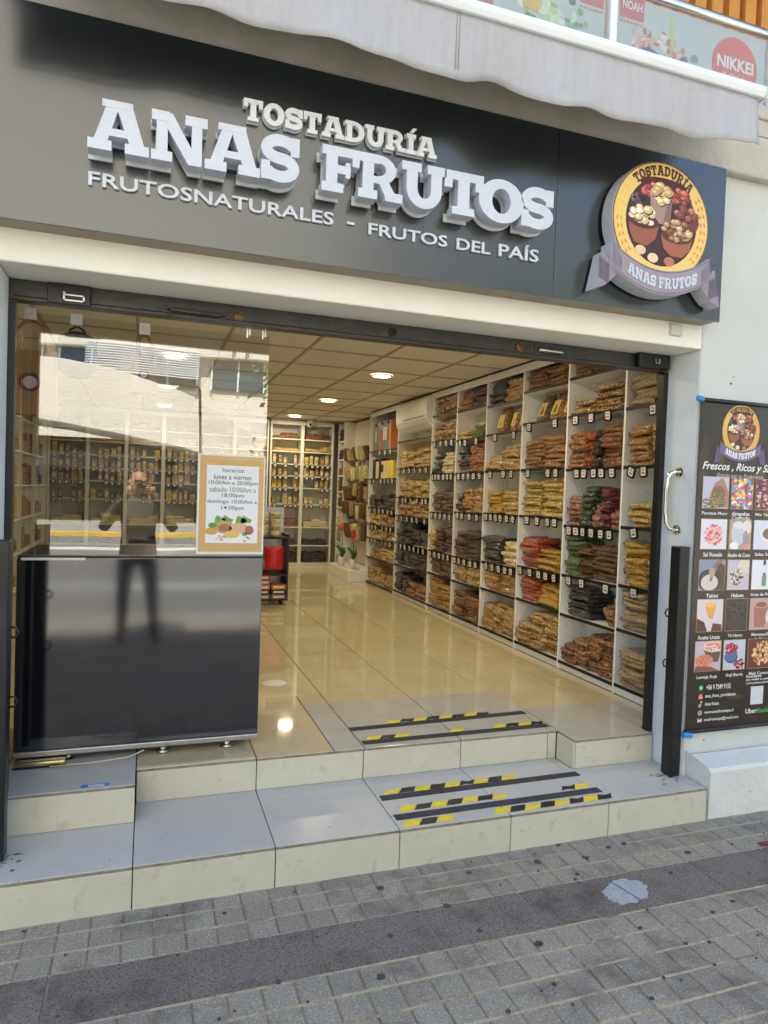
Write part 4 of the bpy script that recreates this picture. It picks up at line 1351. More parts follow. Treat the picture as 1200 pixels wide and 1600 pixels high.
# ---- display stand behind the counter
t = thing('display_stand', 'grey display stand with jars on top, right behind the counter', 'stand', (1.1, 7.2, .3))
b = MB(); b.box(.62, 1.40, 7.36, 7.38, .34, 1.30); child(b.build('back_board', 'alu'), t)
for xx in (.62, 1.385):
    b = MB(); b.box(xx, xx + .015, 7.02, 7.36, .34, 1.03); child(b.build('side_panel', 'counter_top'), t)
for z in (.36, .62, 1.0):
    b = MB(); b.box(.636, 1.384, 7.02, 7.359, z - .02, z); child(b.build('shelf', 'shelf_edge'), t)
for xx in (.68, 1.34):
    b = MB(); b.lathe(xx, 7.1, [(.02, .298), (.02, .34)], 10); child(b.build('caster', 'rubber'), t)
JC = [('cream', 'pale'), ('gold', 'amber')]
for k, xx in enumerate((1.03, 1.14, 1.27, 1.345)):
    if k == 3:
        continue
    for lv in range(4):
        q = thing('nut_jar', 'clear tub, %s from bottom in the %s pile on the display stand' % (ORD[lv], ORD[k]), 'tub', (xx, 7.12, 1.0), 'clear tubs piled on the display stand')
        z = 1.001 + lv * .063
        b = MB(); b.lathe(xx, 7.12, [(.042, z), (.048, z + .006), (.05, z + .045)], 14); child(b.build('tub', 'nut_' + JC[(k + lv) % 2][0], smooth=True), q)
        b = MB(); b.lathe(xx, 7.12, [(.053, z + .0455), (.053, z + .058), (.05, z + .0605)], 14); child(b.build('lid', 'plastic_white', smooth=False), q)
t = thing('chips_bag', 'shiny red snack bag hanging on the display stand behind the counter', 'snack bag', (1.22, 7.0, .66))
mat('foil_red', (196, 30, 38), .25, var=.08, vscale=12, bump=.5, bscale=30)
b = MB(); b.add([(p[1] * .2 + 1.24, p[2] * .06 + 6.95, p[0] * .25 + .79) for p in PIL[2][0]], PIL[2][1]); child(b.build('pouch', 'foil_red', smooth=True), t)
b = MB(); b.flat(blob(1.24, .75, .06, .045, 14, .08), 6.948, 0, (226, 180, 90)); b.flat([(1.18, .82), (1.3, .82), (1.3, .85), (1.18, .85)], 6.953, 0, (240, 220, 200)); child(b.build('printed_picture', 'print'), t)
for k, (xa, ww, n_) in enumerate(((1.06, .15, 5), (1.225, .15, 3))):
    for lv in range(n_):
        z = .361 + lv * .05
        q = thing('bar_box', 'small printed snack box, %s from bottom in the %s pile, low on the stand' % (ORD[lv], ORD[k]), 'box', (xa, 7.05, z), 'snack boxes on the display stand')
        b = MB(); b.box(xa, xa + ww, 7.0, 7.14, z, z + .048); child(b.build('box_body', ('pack_grey', 'pack_black', 'pack_orange', 'pack_grey', 'pack_red')[lv], bev=.002), q)
        b = MB(); b.box(xa + .02, xa + ww - .02, 6.998, 6.9995, z + .014, z + .034); child(b.build('printed_band', 'pack_white'), q)

# ------------------------------------------------------------------ shop sign
SY = 2.56
sign = thing('shop_sign', 'long dark shop sign with raised white lettering and round nut emblem', 'sign', (1, SY, 2.36))
for a, b_ in ((-2.1, 1.6145), (1.6165, 2.524)):
    b = MB(); b.box(a, b_, SY, SY + .012, 2.357, 3.07); child(b.build('panel', 'sign_panel', bev=.0015), sign)
b = MB(); b.box(-2.09, 2.515, SY + .0125, 2.668, 2.362, 3.065); child(b.build('box_frame', 'sign_under'), sign)

def place_word(word, x0, x1, z0, h, y0, y1, m, parent, spans=None, back=None, gap=.05):
    tot = slab_width(word, gap)
    k = (x1 - x0) / tot
    u = 0
    si = 0
    for ch in word:
        if ch == ' ':
            u += .34 + gap
            continue
        wd = slab(ch)[0]
        xa, sx = x0 + u * k, k
        if spans:
            xa, xb = spans[si]
            sx = (xb - xa) / wd
            si += 1
        b = MB()
        slab_letter(b, ch, lambda p, q, xa=xa, sx=sx: (xa + p * sx, z0 + q * h), y0, y1, step=.0003)
        child(b.build('letter', m), parent)
        if back:
            b = MB()
            e = .003
            slab_letter(b, ch, lambda p, q, xa=xa, sx=sx, wd=wd: (xa - e + p * (sx + 2 * e / wd), z0 - e + q * (h + 2 * e)), back[0], back[1], step=.0001)
            child(b.build('letter_backing', back[2]), parent)
        u += wd + gap

place_word('ANASFRUTOS', 0, 1, 2.597, .165, SY - .085, SY - .034, 'letter_white', sign,
           spans=[(-.215, -.025), (-.018, .164), (.158, .348), (.349, .488), (.571, .718), (.711, .886), (.881, 1.064), (1.056, 1.226), (1.207, 1.408), (1.398, 1.548)],
           back=(SY - .0065, SY - .0008, 'letter_cream'))
place_word('TOSTADURÍA', .292, 1.045, 2.822, .077, SY - .024, SY - .008, 'letter_cream', sign, back=(SY - .006, SY - .0008, 'letter_white'), gap=.035)
for s_, a, b_, z0, z1 in (('FRUTOSNATURALES', -.216, .640, 2.505, 2.552), ('FRUTOS', .779, 1.112, 2.493, 2.538), ('DEL', 1.153, 1.305, 2.492, 2.537)):
    b = MB(); text(b, s_, a, b_, z0, z1, SY - .010, bold=.014, depth=.009); child(b.build('lettering', 'letter_white'), sign)
b = MB(); text(b, 'PAÍS', 1.344, 1.532, 2.492, 2.556, SY - .010, bold=.014, depth=.009); child(b.build('lettering', 'letter_white'), sign)
b = MB(); b.box(.693, .722, SY - .010, SY - .001, 2.519, 2.528); child(b.build('lettering', 'letter_white'), sign)

# ---- emblem: raised round box with gold ring, printed nuts, ribbon
def emblem_print(mb, cx, cz, s, y, dy, ring=(240, 204, 120)):
    """flat artwork; s = ring radius; layers step towards the street by dy"""
    ry = 1.0
    n = 48
    out = arcpts(cx, cz, s, s * ry, 0, 360, n)[:-1]
    inn = arcpts(cx, cz, s * .735, s * .735, 0, 360, n)[:-1]
    mb.add([(x, y, z) for x, z in out + inn], [(i, (i + 1) % n, (i + 1) % n + n, i + n) for i in range(n)], 0, ring)
    e1, e2 = arcpts(cx, cz, s * 1.0, s, 0, 360, n)[:-1], arcpts(cx, cz, s * .975, s * .975, 0, 360, n)[:-1]
    mb.add([(x, y - dy, z) for x, z in e1 + e2], [(i, (i + 1) % n, (i + 1) % n + n, i + n) for i in range(n)], 0, (120, 84, 56))
    mb.flat(inn, y - dy * .2, 0, (66, 40, 36))
    r = random.Random(12)
    def E(px, pz, rx, rz, c, l, n_=16, jag=.03):
        mb.flat(blob(cx + px * s, cz + pz * s, rx * s, rz * s, n_, jag, r), y - dy * l, 0, c)
    def nuts(px, pz, rx, rz, cnt, size, cols, l):
        for k in range(int(cnt * 1.7)):
            a, d = r.uniform(0, 6.28), r.random() ** .5
            q = size * .86 * r.uniform(.8, 1.2)
            x, z = px + rx * d * math.cos(a), pz + rz * d * math.sin(a)
            E(x + q * .1, z - q * .16, q, q * .72, (70, 40, 28), l + k * .02, 9, .1)
            cc_ = r.choice(cols)
            E(x, z, q * .95, q * .66, cc_, l + k * .02 + .008, 9, .12)
            E(x - q * .2, z + q * .16, q * .5, q * .28, tuple(min(255, int(v * 1.18 + 14)) for v in cc_), l + k * .02 + .015, 7, .15)
    # bowls
    E(0, .62, .5, .12, (86, 36, 36), 1); nuts(-.22, .5, .2, .1, 14, .075, [(190, 90, 84), (214, 130, 118), (150, 60, 56)], 1.2)
    nuts(.36, .47, .2, .13, 14, .08, [(170, 78, 60), (200, 110, 88), (140, 54, 44)], 1.2)
    nuts(-.5, .3, .14, .12, 16, .055, [(46, 30, 30), (90, 70, 66), (30, 20, 22), (120, 104, 100)], 1.4)
    mb.flat([(cx + a * s, cz + b_ * s) for a, b_ in ((-.22, -.02), (.16, -.04), (.2, .4), (.12, .48), (-.2, .46), (-.26, .38))], y - dy * 2, 0, (168, 140, 128))
    mb.flat([(cx + a * s, cz + b_ * s) for a, b_ in ((.02, -.03), (.16, -.04), (.2, .4), (.12, .45))], y - dy * 2.1, 0, (136, 106, 98))
    nuts(-.03, .46, .16, .14, 12, .11, [(222, 190, 140), (200, 164, 112), (236, 210, 166)], 2.2)
    E(.54, .08, .24, .2, (120, 62, 46), 2.6); nuts(.5, .2, .19, .12, 12, .1, [(150, 84, 62), (176, 108, 84), (128, 66, 48)], 2.8)
    mb.flat([(cx + a * s, cz + b_ * s) for a, b_ in ((-.68, -.02), (-.66, -.22), (-.56, -.4), (-.3, -.44), (-.12, -.3), (-.06, -.08), (-.36, -.16))], y - dy * 3.3, 0, (158, 92, 66))
    E(-.37, -.04, .31, .12, (92, 46, 34), 3.5); nuts(-.37, .06, .25, .13, 16, .1, [(236, 216, 176), (220, 194, 148), (244, 228, 196)], 3.6)
    mb.flat([(cx + a * s, cz + b_ * s) for a, b_ in ((-.02, -.2), (.04, -.42), (.2, -.54), (.44, -.54), (.6, -.4), (.66, -.18), (.3, -.3))], y - dy * 4.3, 0, (168, 98, 68))
    E(.32, -.18, .34, .14, (100, 50, 36), 4.5); nuts(.32, -.1, .28, .16, 24, .085, [(160, 112, 72), (196, 150, 106), (124, 82, 52), (214, 176, 132)], 4.6)
    for px, pz, c_ in ((-.42, -.52, (232, 204, 160)), (-.16, -.62, (240, 214, 172)), (.18, -.64, (190, 120, 84))):
        E(px, pz, .11, .08, c_, 5.2)
    # wheat ears left and right in the ring
    for sgn in (-1, 1):
        for k in range(9):
            a = R(200 + (16 - k * 9) * 1.0) if sgn < 0 else R(-20 - (16 - k * 9) * 1.0)
            for off in (-.035, .035):
                px, pz = math.cos(a) * (.865 + off), math.sin(a) * (.865 + off)
                dx, dz = -math.sin(a) * sgn * -1, math.cos(a) * sgn * -1
                t1 = .10
                P = [(px - dz * .0, pz), (px + dx * t1 * .5 + math.cos(a) * .022, pz + dz * t1 * .5 + math.sin(a) * .022), (px + dx * t1 + math.cos(a) * off * .6, pz + dz * t1 + math.sin(a) * off * .6),
                     (px + dx * t1 * .5 - math.cos(a) * .022, pz + dz * t1 * .5 - math.sin(a) * .022)]
                mb.flat([(cx + u * s, cz + v * s) for u, v in P], y - dy * 1.1, 0, (232, 146, 54) if k < 5 else ((240, 200, 70) if sgn < 0 else (226, 120, 60)))

def arc_word(mb, word, cx, cz, rad, h, a_mid, spread, y0, y1, ink):
    tot = slab_width(word, .12)
    u = -tot / 2
    k = spread / tot
    for ch in word:
        wd = slab(ch)[0]
        def mp(p, q, u=u):
            a = R(a_mid) - (u + p) * k
            rr = rad + q * h
            return cx + rr * math.cos(a), cz + rr * math.sin(a)
        slab_letter(mb, ch, mp, y0, y1, 0, ink, step=.00006)
        u += wd + .12

def ribbon_poly(cx, zc, s, inner=0.0):
    up = [(cx + s * u, zc + s * (.34 * u * u - .18 + .20)) for u in [-1.0 + .1 * k for k in range(21)]]
    lo = [(cx + s * u, zc + s * (.34 * u * u - .18 - .20)) for u in [-1.0 + .1 * k for k in range(21)]]
    return up, lo

ECX, ECZ, ER = 2.093, 2.722, .259
EY = SY - .085
b = MB()
b.extr(arcpts(ECX, ECZ, ER, ER, 0, 360, 56)[:-1], lambda u, v: (u, v), EY, SY - .012)
child(b.build('emblem_box', 'emblem_side', bev=.003), sign)
b = MB(); emblem_print(b, ECX, ECZ, ER * .995, EY - .0008, .0005); child(b.build('emblem_print', 'print'), sign)
b = MB(); arc_word(b, 'TOSTADURÍA', ECX, ECZ, ER * .77, ER * .165, 90, 1.52, EY - .0022, EY - .0009, (84, 52, 40)); child(b.build('lettering', 'print'), sign)
# ribbon
RZ = 2.508
up, lo = ribbon_poly(ECX + .008, RZ, .262)
b = MB(); b.strip(up, lo, lambda u, v: (u, v), EY - .006, SY - .012); child(b.build('ribbon_box', 'emblem_side'), sign)
tails = []
for sg in (-1, 1):
    T = [(ECX + .008 + sg * .225, RZ - .035), (ECX + .008 + sg * .30, RZ + .05), (ECX + .008 + sg * .315, RZ - .02), (ECX + .008 + sg * .335, RZ - .11), (ECX + .008 + sg * .285, RZ - .092), (ECX + .008 + sg * .262, RZ - .072)]
    tails.append(T)
    b = MB(); b.extr(T, lambda u, v: (u, v), EY + .004, SY - .012); child(b.build('ribbon_tail', 'emblem_side'), sign)
    b = MB()
    b.flat(T, EY + .003, 0, (150, 138, 152))
    for k in range(9):
        f = k / 8
        xa = ECX + .008 + sg * (.268 + .05 * f)
        b.flat([(xa, RZ - .085 + .02 * f), (xa + .003, RZ - .085 + .02 * f), (xa + .003 + sg * .004, RZ + .0 + .03 * f), (xa + sg * .004, RZ + .0 + .03 * f)], EY + .0022, 0, (84, 64, 84))
    child(b.build('ribbon_tail_print', 'print'), sign)
b = MB()
b.add([(x, EY - .0068, z) for x, z in up + lo], [(i, i + 1, i + 22, i + 21) for i in range(20)], 0, (158, 146, 158))
for row in (.93, .07):
    pts = [(u_[0] * 1, l_[1] + (u_[1] - l_[1]) * row) for u_, l_ in zip(up, lo)]
    b.add([(x, EY - .0072, z - .0015) for x, z in pts] + [(x, EY - .0072, z + .0015) for x, z in pts], [(i, i + 1, i + 22, i + 21) for i in range(20)], 0, (84, 64, 84))
for sg in (-1, 1):
    for k in range(8):
        i = (0 if sg < 0 else 20)
        xa = up[i][0] - sg * (.004 + k * .0062)
        u_ = (xa - ECX - .008) / .262
        zm = RZ + .262 * (.34 * u_ * u_ - .18)
        b.flat([(xa, zm - .04 + .006 * (k % 2)), (xa + .0018, zm - .04 + .006 * (k % 2)), (xa + .0018, zm + .045 - k * .004), (xa, zm + .045 - k * .004)], EY - .0074, 0, (84, 64, 84))
child(b.build('ribbon_print', 'print'), sign)
b = MB()
wd_ = slab_width('ANAS FRUTOS', .08)
u = 0
for ch in 'ANAS FRUTOS':
    if ch == ' ':
        u += .42; continue
    w1 = slab(ch)[0]
    def mp(p, q, u=u):
        x = -.185 + (u + p) / wd_ * .37
        return ECX + .012 + x, RZ - .073 + .34 * .262 * (x / .262) ** 2 + q * .048 + (.0)
    slab_letter(b, ch, mp, EY - .010, EY - .007, step=.0001)
    u += w1 + .08
child(b.build('lettering', 'letter_white'), sign)

# ------------------------------------------------------------------ awning
aw = thing('awning', 'rolled out pale cloth awning with white front bar above the sign', 'awning', (1, 2.4, 3.0))
AX0, AX1, AY = -.50, 2.425, 2.30
P = [(-.03, 3.222), (-.04, 3.24), (-.038, 3.262), (-.02, 3.278), (.03, 3.282), (.045, 3.26), (.04, 3.225)]
n = len(P)
b = MB()
b.add([(AX0, AY + y, z) for y, z in P] + [(AX1, AY + y, z) for y, z in P], [tuple(range(n)), tuple(range(2 * n - 1, n - 1, -1))] + [(i, i + n, (i + 1) % n + n, (i + 1) % n) for i in range(n)])
child(b.build('front_bar', 'white_alu', smooth=False, bev=.004), aw)
for xx in (AX0 - .008, AX1):
    b = MB(); b.add([(xx, AY + y * 1.05, 3.252 + (z - 3.252) * 1.08) for y, z in P] + [(xx + .008, AY + y * 1.05, 3.252 + (z - 3.252) * 1.08) for y, z in P], [tuple(range(n)), tuple(range(2 * n - 1, n - 1, -1))] + [(i, i + n, (i + 1) % n + n, (i + 1) % n) for i in range(n)])
    child(b.build('end_cap', 'plastic_white'), aw)
def cloth_z(x):
    return (2.998 + .012 * math.sin(x * 3.1 + 1) + .02 * math.exp(-((x - 1.17) / .11) ** 2) * 2.2 - .012 * math.exp(-((x - 1.42) / .1) ** 2) + .006 * math.sin(x * 17))
b = MB()
NX, NZ = 90, 7
vs = []
for j in range(NZ + 1):
    for i in range(NX + 1):
        x = AX0 + .01 + (AX1 - AX0 - .03) * i / NX
        f = j / NZ
        zb = cloth_z(x) + (.015 if x > 2.36 else 0)
        z = 3.224 + (zb - 3.224) * f
        y = AY - .012 + f * f * (.016 * math.sin(x * 7.3) + .012 * math.sin(x * 15 + 2) + .02 * math.exp(-((x - 1.17) / .1) ** 2)) + .004 * math.sin(x * 31) * f
        vs.append((x, y, z))
b.add(vs, [(j * (NX + 1) + i, j * (NX + 1) + i + 1, (j + 1) * (NX + 1) + i + 1, (j + 1) * (NX + 1) + i) for j in range(NZ) for i in range(NX)])
o = child(b.build('valance', 'canvas', smooth=True), aw)
md = o.modifiers.new('thickness', 'SOLIDIFY'); md.thickness = .003
b = MB(); b.box(AX0 + .02, AX1 - .02, AY - .0145 - .0015, AY - .0145, 3.0, 3.005)
for xs_ in (1.0, 1.012):
    b2 = MB(); b2.box(xs_, xs_ + .0022, AY - .0165, AY - .014, 3.02, 3.222); child(b2.build('seam', 'sign_under'), aw)
b = MB(); b.add([(AX0 + .02, AY + .02, 3.275), (AX1 - .02, AY + .02, 3.275), (AX1 - .02, 2.64, 3.385), (AX0 + .02, 2.64, 3.385)], [(0, 1, 2, 3)])
o = child(b.build('roof_cloth', 'canvas'), aw)
md = o.modifiers.new('thickness', 'SOLIDIFY'); md.thickness = .003
for xx in (-.3, 2.2):
    b = MB(); b.tube([(xx, AY + .02, 3.25), (xx + (.5 if xx < 0 else -.5), 2.5, 3.3), (xx, 2.62, 3.34)], .018, 8); child(b.build('arm', 'white_alu'), aw)

# ------------------------------------------------------------------ balcony glass with printed banners
rail = thing('balcony_balustrade', 'glass balcony balustrade with steel rail above the awning', 'balustrade', (2, 2.72, 3.47))
for a, b_ in ((-1.1, .02), (.06, .985), (1.025, 1.94), (1.992, 2.905), (2.955, 4.2)):
    b = MB(); b.box(a, b_, 2.711, 2.719, 3.475, 3.852); child(b.build('pane', 'glass_rail'), rail)
for xx in (.04, 1.005, 1.966, 2.93):
    b = MB(); b.box(xx - .019, xx + .019, 2.70, 2.74, 3.472, 3.855); child(b.build('post', 'white_alu', bev=.004), rail)
b = MB(); b.tube([(-1.2, 2.722, 3.878), (4.3, 2.722, 3.878)], .021, 12); child(b.build('top_rail', 'chrome', smooth=True), rail)

def banner(x0, x1, label, art):
    t = thing('banner', label, 'banner', (x0, 2.735, 3.5))
    b = MB(); b.box(x0, x1, 2.7275, 2.7335, 3.478, 3.85, 0, (192, 196, 190)); child(b.build('sheet', 'print_paper'), t)
    b = MB(); art(b)
    b.c = [tuple(.62 * v + .38 * u for v, u in zip(c_, (200, 202, 198))) for c_ in b.c]      # sun-bleached ink
    child(b.build('printed_artwork', 'print_paper'), t)
    return t
YB = 2.7270
def art1(b):
    r = random.Random(2)
    F = lambda x, z, rx, rz, c, l, j=.2, n=14: b.flat(blob(x, z, rx, rz, n, j, r), YB - l * .0002, 0, c)
    for k in range(40):
        F(1.64 + r.gauss(0, .09), 3.63 + r.gauss(0, .05), r.uniform(.012, .04), r.uniform(.01, .03), r.choice([(220, 222, 170), (196, 206, 130), (232, 228, 196), (150, 176, 84), (238, 236, 220)]), 1 + k * .1)
    for k in range(26):
        F(1.78 + r.gauss(0, .035), 3.60 + r.gauss(0, .05), r.uniform(.01, .022), r.uniform(.01, .02), r.choice([(70, 116, 60), (100, 146, 84), (130, 170, 110)]), 6 + k * .1)
    F(1.545, 3.69, .05, .04, (226, 176, 60), 9); F(1.56, 3.6, .02, .03, (60, 80, 56), 10)
    for k in range(10):
        F(1.55 + r.uniform(-.02, .02), 3.61 + r.uniform(-.03, .02), .012, .012, (74, 104, 60), 11 + k * .1)
    b.flat([(1.80, 3.755), (1.925, 3.755), (1.925, 3.848), (1.80, 3.848)], YB - .001, 0, (196, 84, 72))
    for k in range(7):
        b.flat([(1.80 + k * .018, 3.732), (1.811 + k * .018, 3.732), (1.811 + k * .018, 3.742), (1.80 + k * .018, 3.742)], YB - .001, 0, (206, 110, 100))
    b.flat([(1.2, 3.6), (1.36, 3.6), (1.36, 3.70), (1.2, 3.70)], YB - .001, 0, (196, 96, 72))
def art2(b):
    r = random.Random(4)
    F = lambda x, z, rx, rz, c, l, j=.2, n=14: b.flat(blob(x, z, rx, rz, n, j, r), YB - l * .0002, 0, c)
    for k in range(70):
        a = r.uniform(-.15, 3.1)
        rr = .15 + r.gauss(0, .022)
        F(2.24 + rr * math.cos(a) * 1.05, 3.55 + rr * math.sin(a), r.uniform(.01, .026), r.uniform(.008, .02), r.choice([(226, 182, 156), (212, 158, 130), (196, 120, 104), (236, 214, 196), (170, 96, 84)]), 1 + k * .05)
    F(2.2, 3.58, .075, .06, (60, 66, 92), 6); F(2.26, 3.565, .03, .055, (214, 214, 208), 6.5)
    for k in range(18):
        F(2.4 + r.gauss(0, .035), 3.57 + r.gauss(0, .06), r.uniform(.01, .025), r.uniform(.008, .02), r.choice([(216, 150, 140), (234, 216, 206), (120, 140, 110), (90, 100, 104)]), 7 + k * .1)
    b.flat([(2.305, 3.66), (2.325, 3.66), (2.322, 3.79), (2.312, 3.82), (2.304, 3.80)], YB - .002, 0, (190, 196, 90))
    b.flat([(2.015, 3.75), (2.15, 3.75), (2.15, 3.848), (2.015, 3.848)], YB - .001, 0, (200, 84, 74))
    text(b, 'NOAH', 2.028, 2.138, 3.79, 3.83, YB - .0016, ink=(236, 232, 226), bold=.02)
    for k in range(7):
        b.flat([(2.018 + k * .019, 3.726), (2.031 + k * .019, 3.726), (2.031 + k * .019, 3.738), (2.018 + k * .019, 3.738)], YB - .001, 0, (206, 110, 100))
    b.flat([(2.46, 3.478), (2.62, 3.478), (2.62, 3.62), (2.50, 3.60)], YB - .0012, 0, (228, 196, 186))
    b.flat(arcpts(2.705, 3.672, .142, .142, 0, 360, 48)[:-1], YB - .0026, 0, (222, 82, 46))
    text(b, 'NIKKEI', 2.592, 2.822, 3.655, 3.715, YB - .0032, ink=(238, 234, 228), bold=.03)
    text(b, 'ROLL', 2.628, 2.78, 3.585, 3.636, YB - .0032, ink=(238, 220, 212), bold=-.01)
banner(1.03, 1.935, 'pale banner with salad print behind the balcony glass, left of the post', art1)
banner(1.997, 2.90, 'pale banner reading NIKKEI on a red disc behind the balcony glass', art2)

# ------------------------------------------------------------------ wall poster
PY = 2.655
pt = thing('wall_poster', 'tall dark product poster with round emblem hung on the white wall', 'poster', (2.8, PY, .36))
b = MB(); b.box(2.53, 3.09, PY, PY + .003, .375, 2.01, 0, (58, 48, 38))
child(b.build('sheet', 'print_gloss'), pt)
for z in (2.006, .374):
    b = MB(); b.tube([(2.527, PY - .001, z), (3.095, PY - .001, z)], .011, 10); child(b.build('end_rod', 'black_metal', smooth=True), pt)
b = MB()
r = random.Random(8)
for k in range(26):                       # blurred brown backdrop of the print
    x, z = r.uniform(2.56, 3.06), r.uniform(.4, 1.98)
    b.flat(blob(x, z, min(r.uniform(.02, .06), x - 2.531, 3.089 - x), r.uniform(.04, .15) if .55 < z < 1.8 else .012, 16, .2, r), PY - .0002 - k * .00001, 0, r.choice([(70, 58, 44), (52, 42, 34), (84, 72, 54), (44, 36, 30)]))
child(b.build('printed_backdrop', 'print_gloss'), pt)
LX, LZ = 2.787, 1.868
b = MB(); emblem_print(b, 0, 0, .1, 0, .0002, (226, 186, 96))
b.v = [(LX + x * 1.22, PY - .001 + y, LZ + z * 1.32) for x, y, z in b.v]
child(b.build('emblem_print', 'print_gloss'), pt)
b = MB(); arc_word(b, 'TOSTADURÍA', 0, 0, .077, .0165, 90, 1.52, -.0005, 0, (70, 44, 34)); b.v = [(LX + x * 1.22, PY - .0021 + y, LZ + z * 1.32) for x, y, z in b.v]; child(b.build('lettering', 'print_gloss'), pt)
up2, lo2 = ribbon_poly(LX, 1.765, .13)
b = MB(); b.add([(x, PY - .0024, z) for x, z in up2 + lo2], [(i, i + 1, i + 22, i + 21) for i in range(20)], 0, (120, 104, 132))
for sg in (-1, 1):
    b.flat([(LX + sg * .11, 1.76), (LX + sg * .15, 1.79), (LX + sg * .168, 1.70), (LX + sg * .13, 1.71)], PY - .0022, 0, (96, 82, 110))
child(b.build('ribbon_print', 'print_gloss'), pt)
b = MB(); u = 0
for ch in 'ANAS FRUTOS':
    if ch == ' ':
        u += .42; continue
    w1 = slab(ch)[0]
    def mp(p, q, u=u):
        x = -.096 + (u + p) / wd_ * .192
        return LX + x, 1.728 + .34 * .13 * (x / .13) ** 2 + q * .03
    slab_letter(b, ch, mp, PY - .0032, PY - .0026, 0, (240, 238, 244), step=.00004)
    u += w1 + .08
child(b.build('lettering', 'print_gloss'), pt)
W_ = (236, 234, 230)
b = MB()
Z = PY - .0009
text(b, 'Frescos , Ricos y Sanos', 2.555, 3.07, 1.658, 1.708, Z, ink=W_, bold=.018, shear=.3)
text(b, 'Gracias por tu Preferencia', 2.645, 2.945, 1.630, 1.655, Z, ink=(200, 196, 186), shear=.3)
caps = [('Porotos Mung', 2.565, 2.725, 1.452), ('Almendras', 2.752, 2.868, 1.455), ('Confitadas', 2.755, 2.870, 1.434), ('Mix Vegano', 2.905, 3.05, 1.452),
        ('Sal Rosada', 2.585, 2.705, 1.25), ('Aceite de Coco', 2.74, 2.885, 1.248), ('Salsa Soya', 2.915, 3.04, 1.25),
        ('Tahini', 2.615, 2.69, 1.045), ('Halawa', 2.775, 2.855, 1.045), ('Agua de Flores', 2.90, 3.06, 1.045),
        ('Aceite Linaza', 2.575, 2.715, .838), ('Té Negro', 2.765, 2.86, .84), ('Mantequilla', 2.92, 3.045, .84), ('de Maní', 2.94, 3.02, .818),
        ('Lenteja Roja', 2.58, 2.71, .638), ('Goji Berrie', 2.765, 2.875, .64), ('Maíz Curagua', 2.915, 3.06, .64)]
for s_, a, b_, z in caps:
    text(b, s_, a, b_, z - .009, z + .011, Z, ink=W_, bold=.02)
for s_, a, b_, z, h in (('+56 9 7249 9155', 2.645, 2.80, .588, .026), ('anas_fruto_providencia', 2.64, 2.835, .543, .022), ('Anas frutos', 2.64, 2.73, .505, .018),
                        ('www.anasfrutosspa.cl', 2.64, 2.825, .462, .02), ('anasfrutosspa@gmail.com', 2.64, 2.86, .425, .02)):
    text(b, s_, a, b_, z - h / 2, z + h / 2, Z, ink=W_, bold=.02)
for s_, z in (('Escanéame', .628), ('para realizar tu pedido', .61), ('con los productos preferidos', .592)):
    text(b, s_, 2.90, 3.06 if s_ != 'Escanéame' else 3.0, z - .006, z + .008, Z, ink=W_, bold=.02)
text(b, 'Uber', 2.905, 2.982, .437, .462, Z, ink=W_, bold=.02)
text(b, 'Eats', 2.985, 3.06, .437, .460, Z, ink=(80, 190, 90), bold=.02)
child(b.build('lettering', 'print_gloss'), pt)
b = MB()
b.flat(arcpts(2.612, .588, .0145, .0145, 0, 360, 20)[:-1], Z, 0, (52, 176, 92)); b.flat(arcpts(2.612, .588, .006, .006, 20, 330, 10), Z - .0003, 0, (240, 244, 240)); b.flat([(2.598, .574), (2.606, .578), (2.600, .583)], Z - .0001, 0, (52, 176, 92))
for k, c_ in enumerate(((240, 170, 70), (226, 90, 90), (190, 60, 140))):
    b.flat([(2.599, .532 + k * .009), (2.625, .532 + k * .009), (2.625, .541 + k * .009), (2.599, .541 + k * .009)], Z - .0001 * k, 0, c_)
A, B_ = arcpts(2.612, .5455, .008, .008, 0, 360, 16)[:-1], arcpts(2.612, .5455, .0055, .0055, 0, 360, 16)[:-1]
b.add([(x, Z - .0005, z) for x, z in A + B_], [(i, (i + 1) % 16, (i + 1) % 16 + 16, i + 16) for i in range(16)], 0, (245, 240, 240))
A, B_ = arcpts(2.609, .498, .008, .008, 60, 360, 14), arcpts(2.609, .498, .0045, .0045, 60, 360, 14)
b.add([(x, Z, z) for x, z in A + B_], [(i, i + 1, i + 16, i + 15) for i in range(14)], 0, W_)
b.flat([(2.6135, .498), (2.617, .498), (2.617, .517), (2.6235, .513), (2.6235, .517), (2.617, .523), (2.6135, .523)], Z - .0001, 0, W_)
A, B_ = arcpts(2.612, .462, .0125, .0125, 0, 360, 20)[:-1], arcpts(2.612, .462, .0105, .0105, 0, 360, 20)[:-1]
b.add([(x, Z, z) for x, z in A + B_], [(i, (i + 1) % 20, (i + 1) % 20 + 20, i + 20) for i in range(20)], 0, W_)
for q in (-.005, .0, .005):
    b.flat([(2.601, .4613 + q), (2.623, .4613 + q), (2.623, .4627 + q), (2.601, .4627 + q)], Z - .0001, 0, W_)
b.flat([(2.6113, .45), (2.6127, .45), (2.6127, .474), (2.6113, .474)], Z - .0002, 0, W_)
b.flat([(2.599, .416), (2.626, .416), (2.626, .434), (2.599, .434)], Z, 0, W_); b.flat([(2.6015, .4325), (2.6235, .4325), (2.6125, .4255)], Z - .0002, 0, (60, 50, 40)); b.flat([(2.601, .4175), (2.624, .4175), (2.624, .419), (2.601, .419)], Z - .0002, 0, (60, 50, 40))
b.flat([(2.935, .482), (3.018, .482), (3.018, .575), (2.935, .575)], Z, 0, (222, 222, 226))
child(b.build('printed_icons', 'print_gloss'), pt)
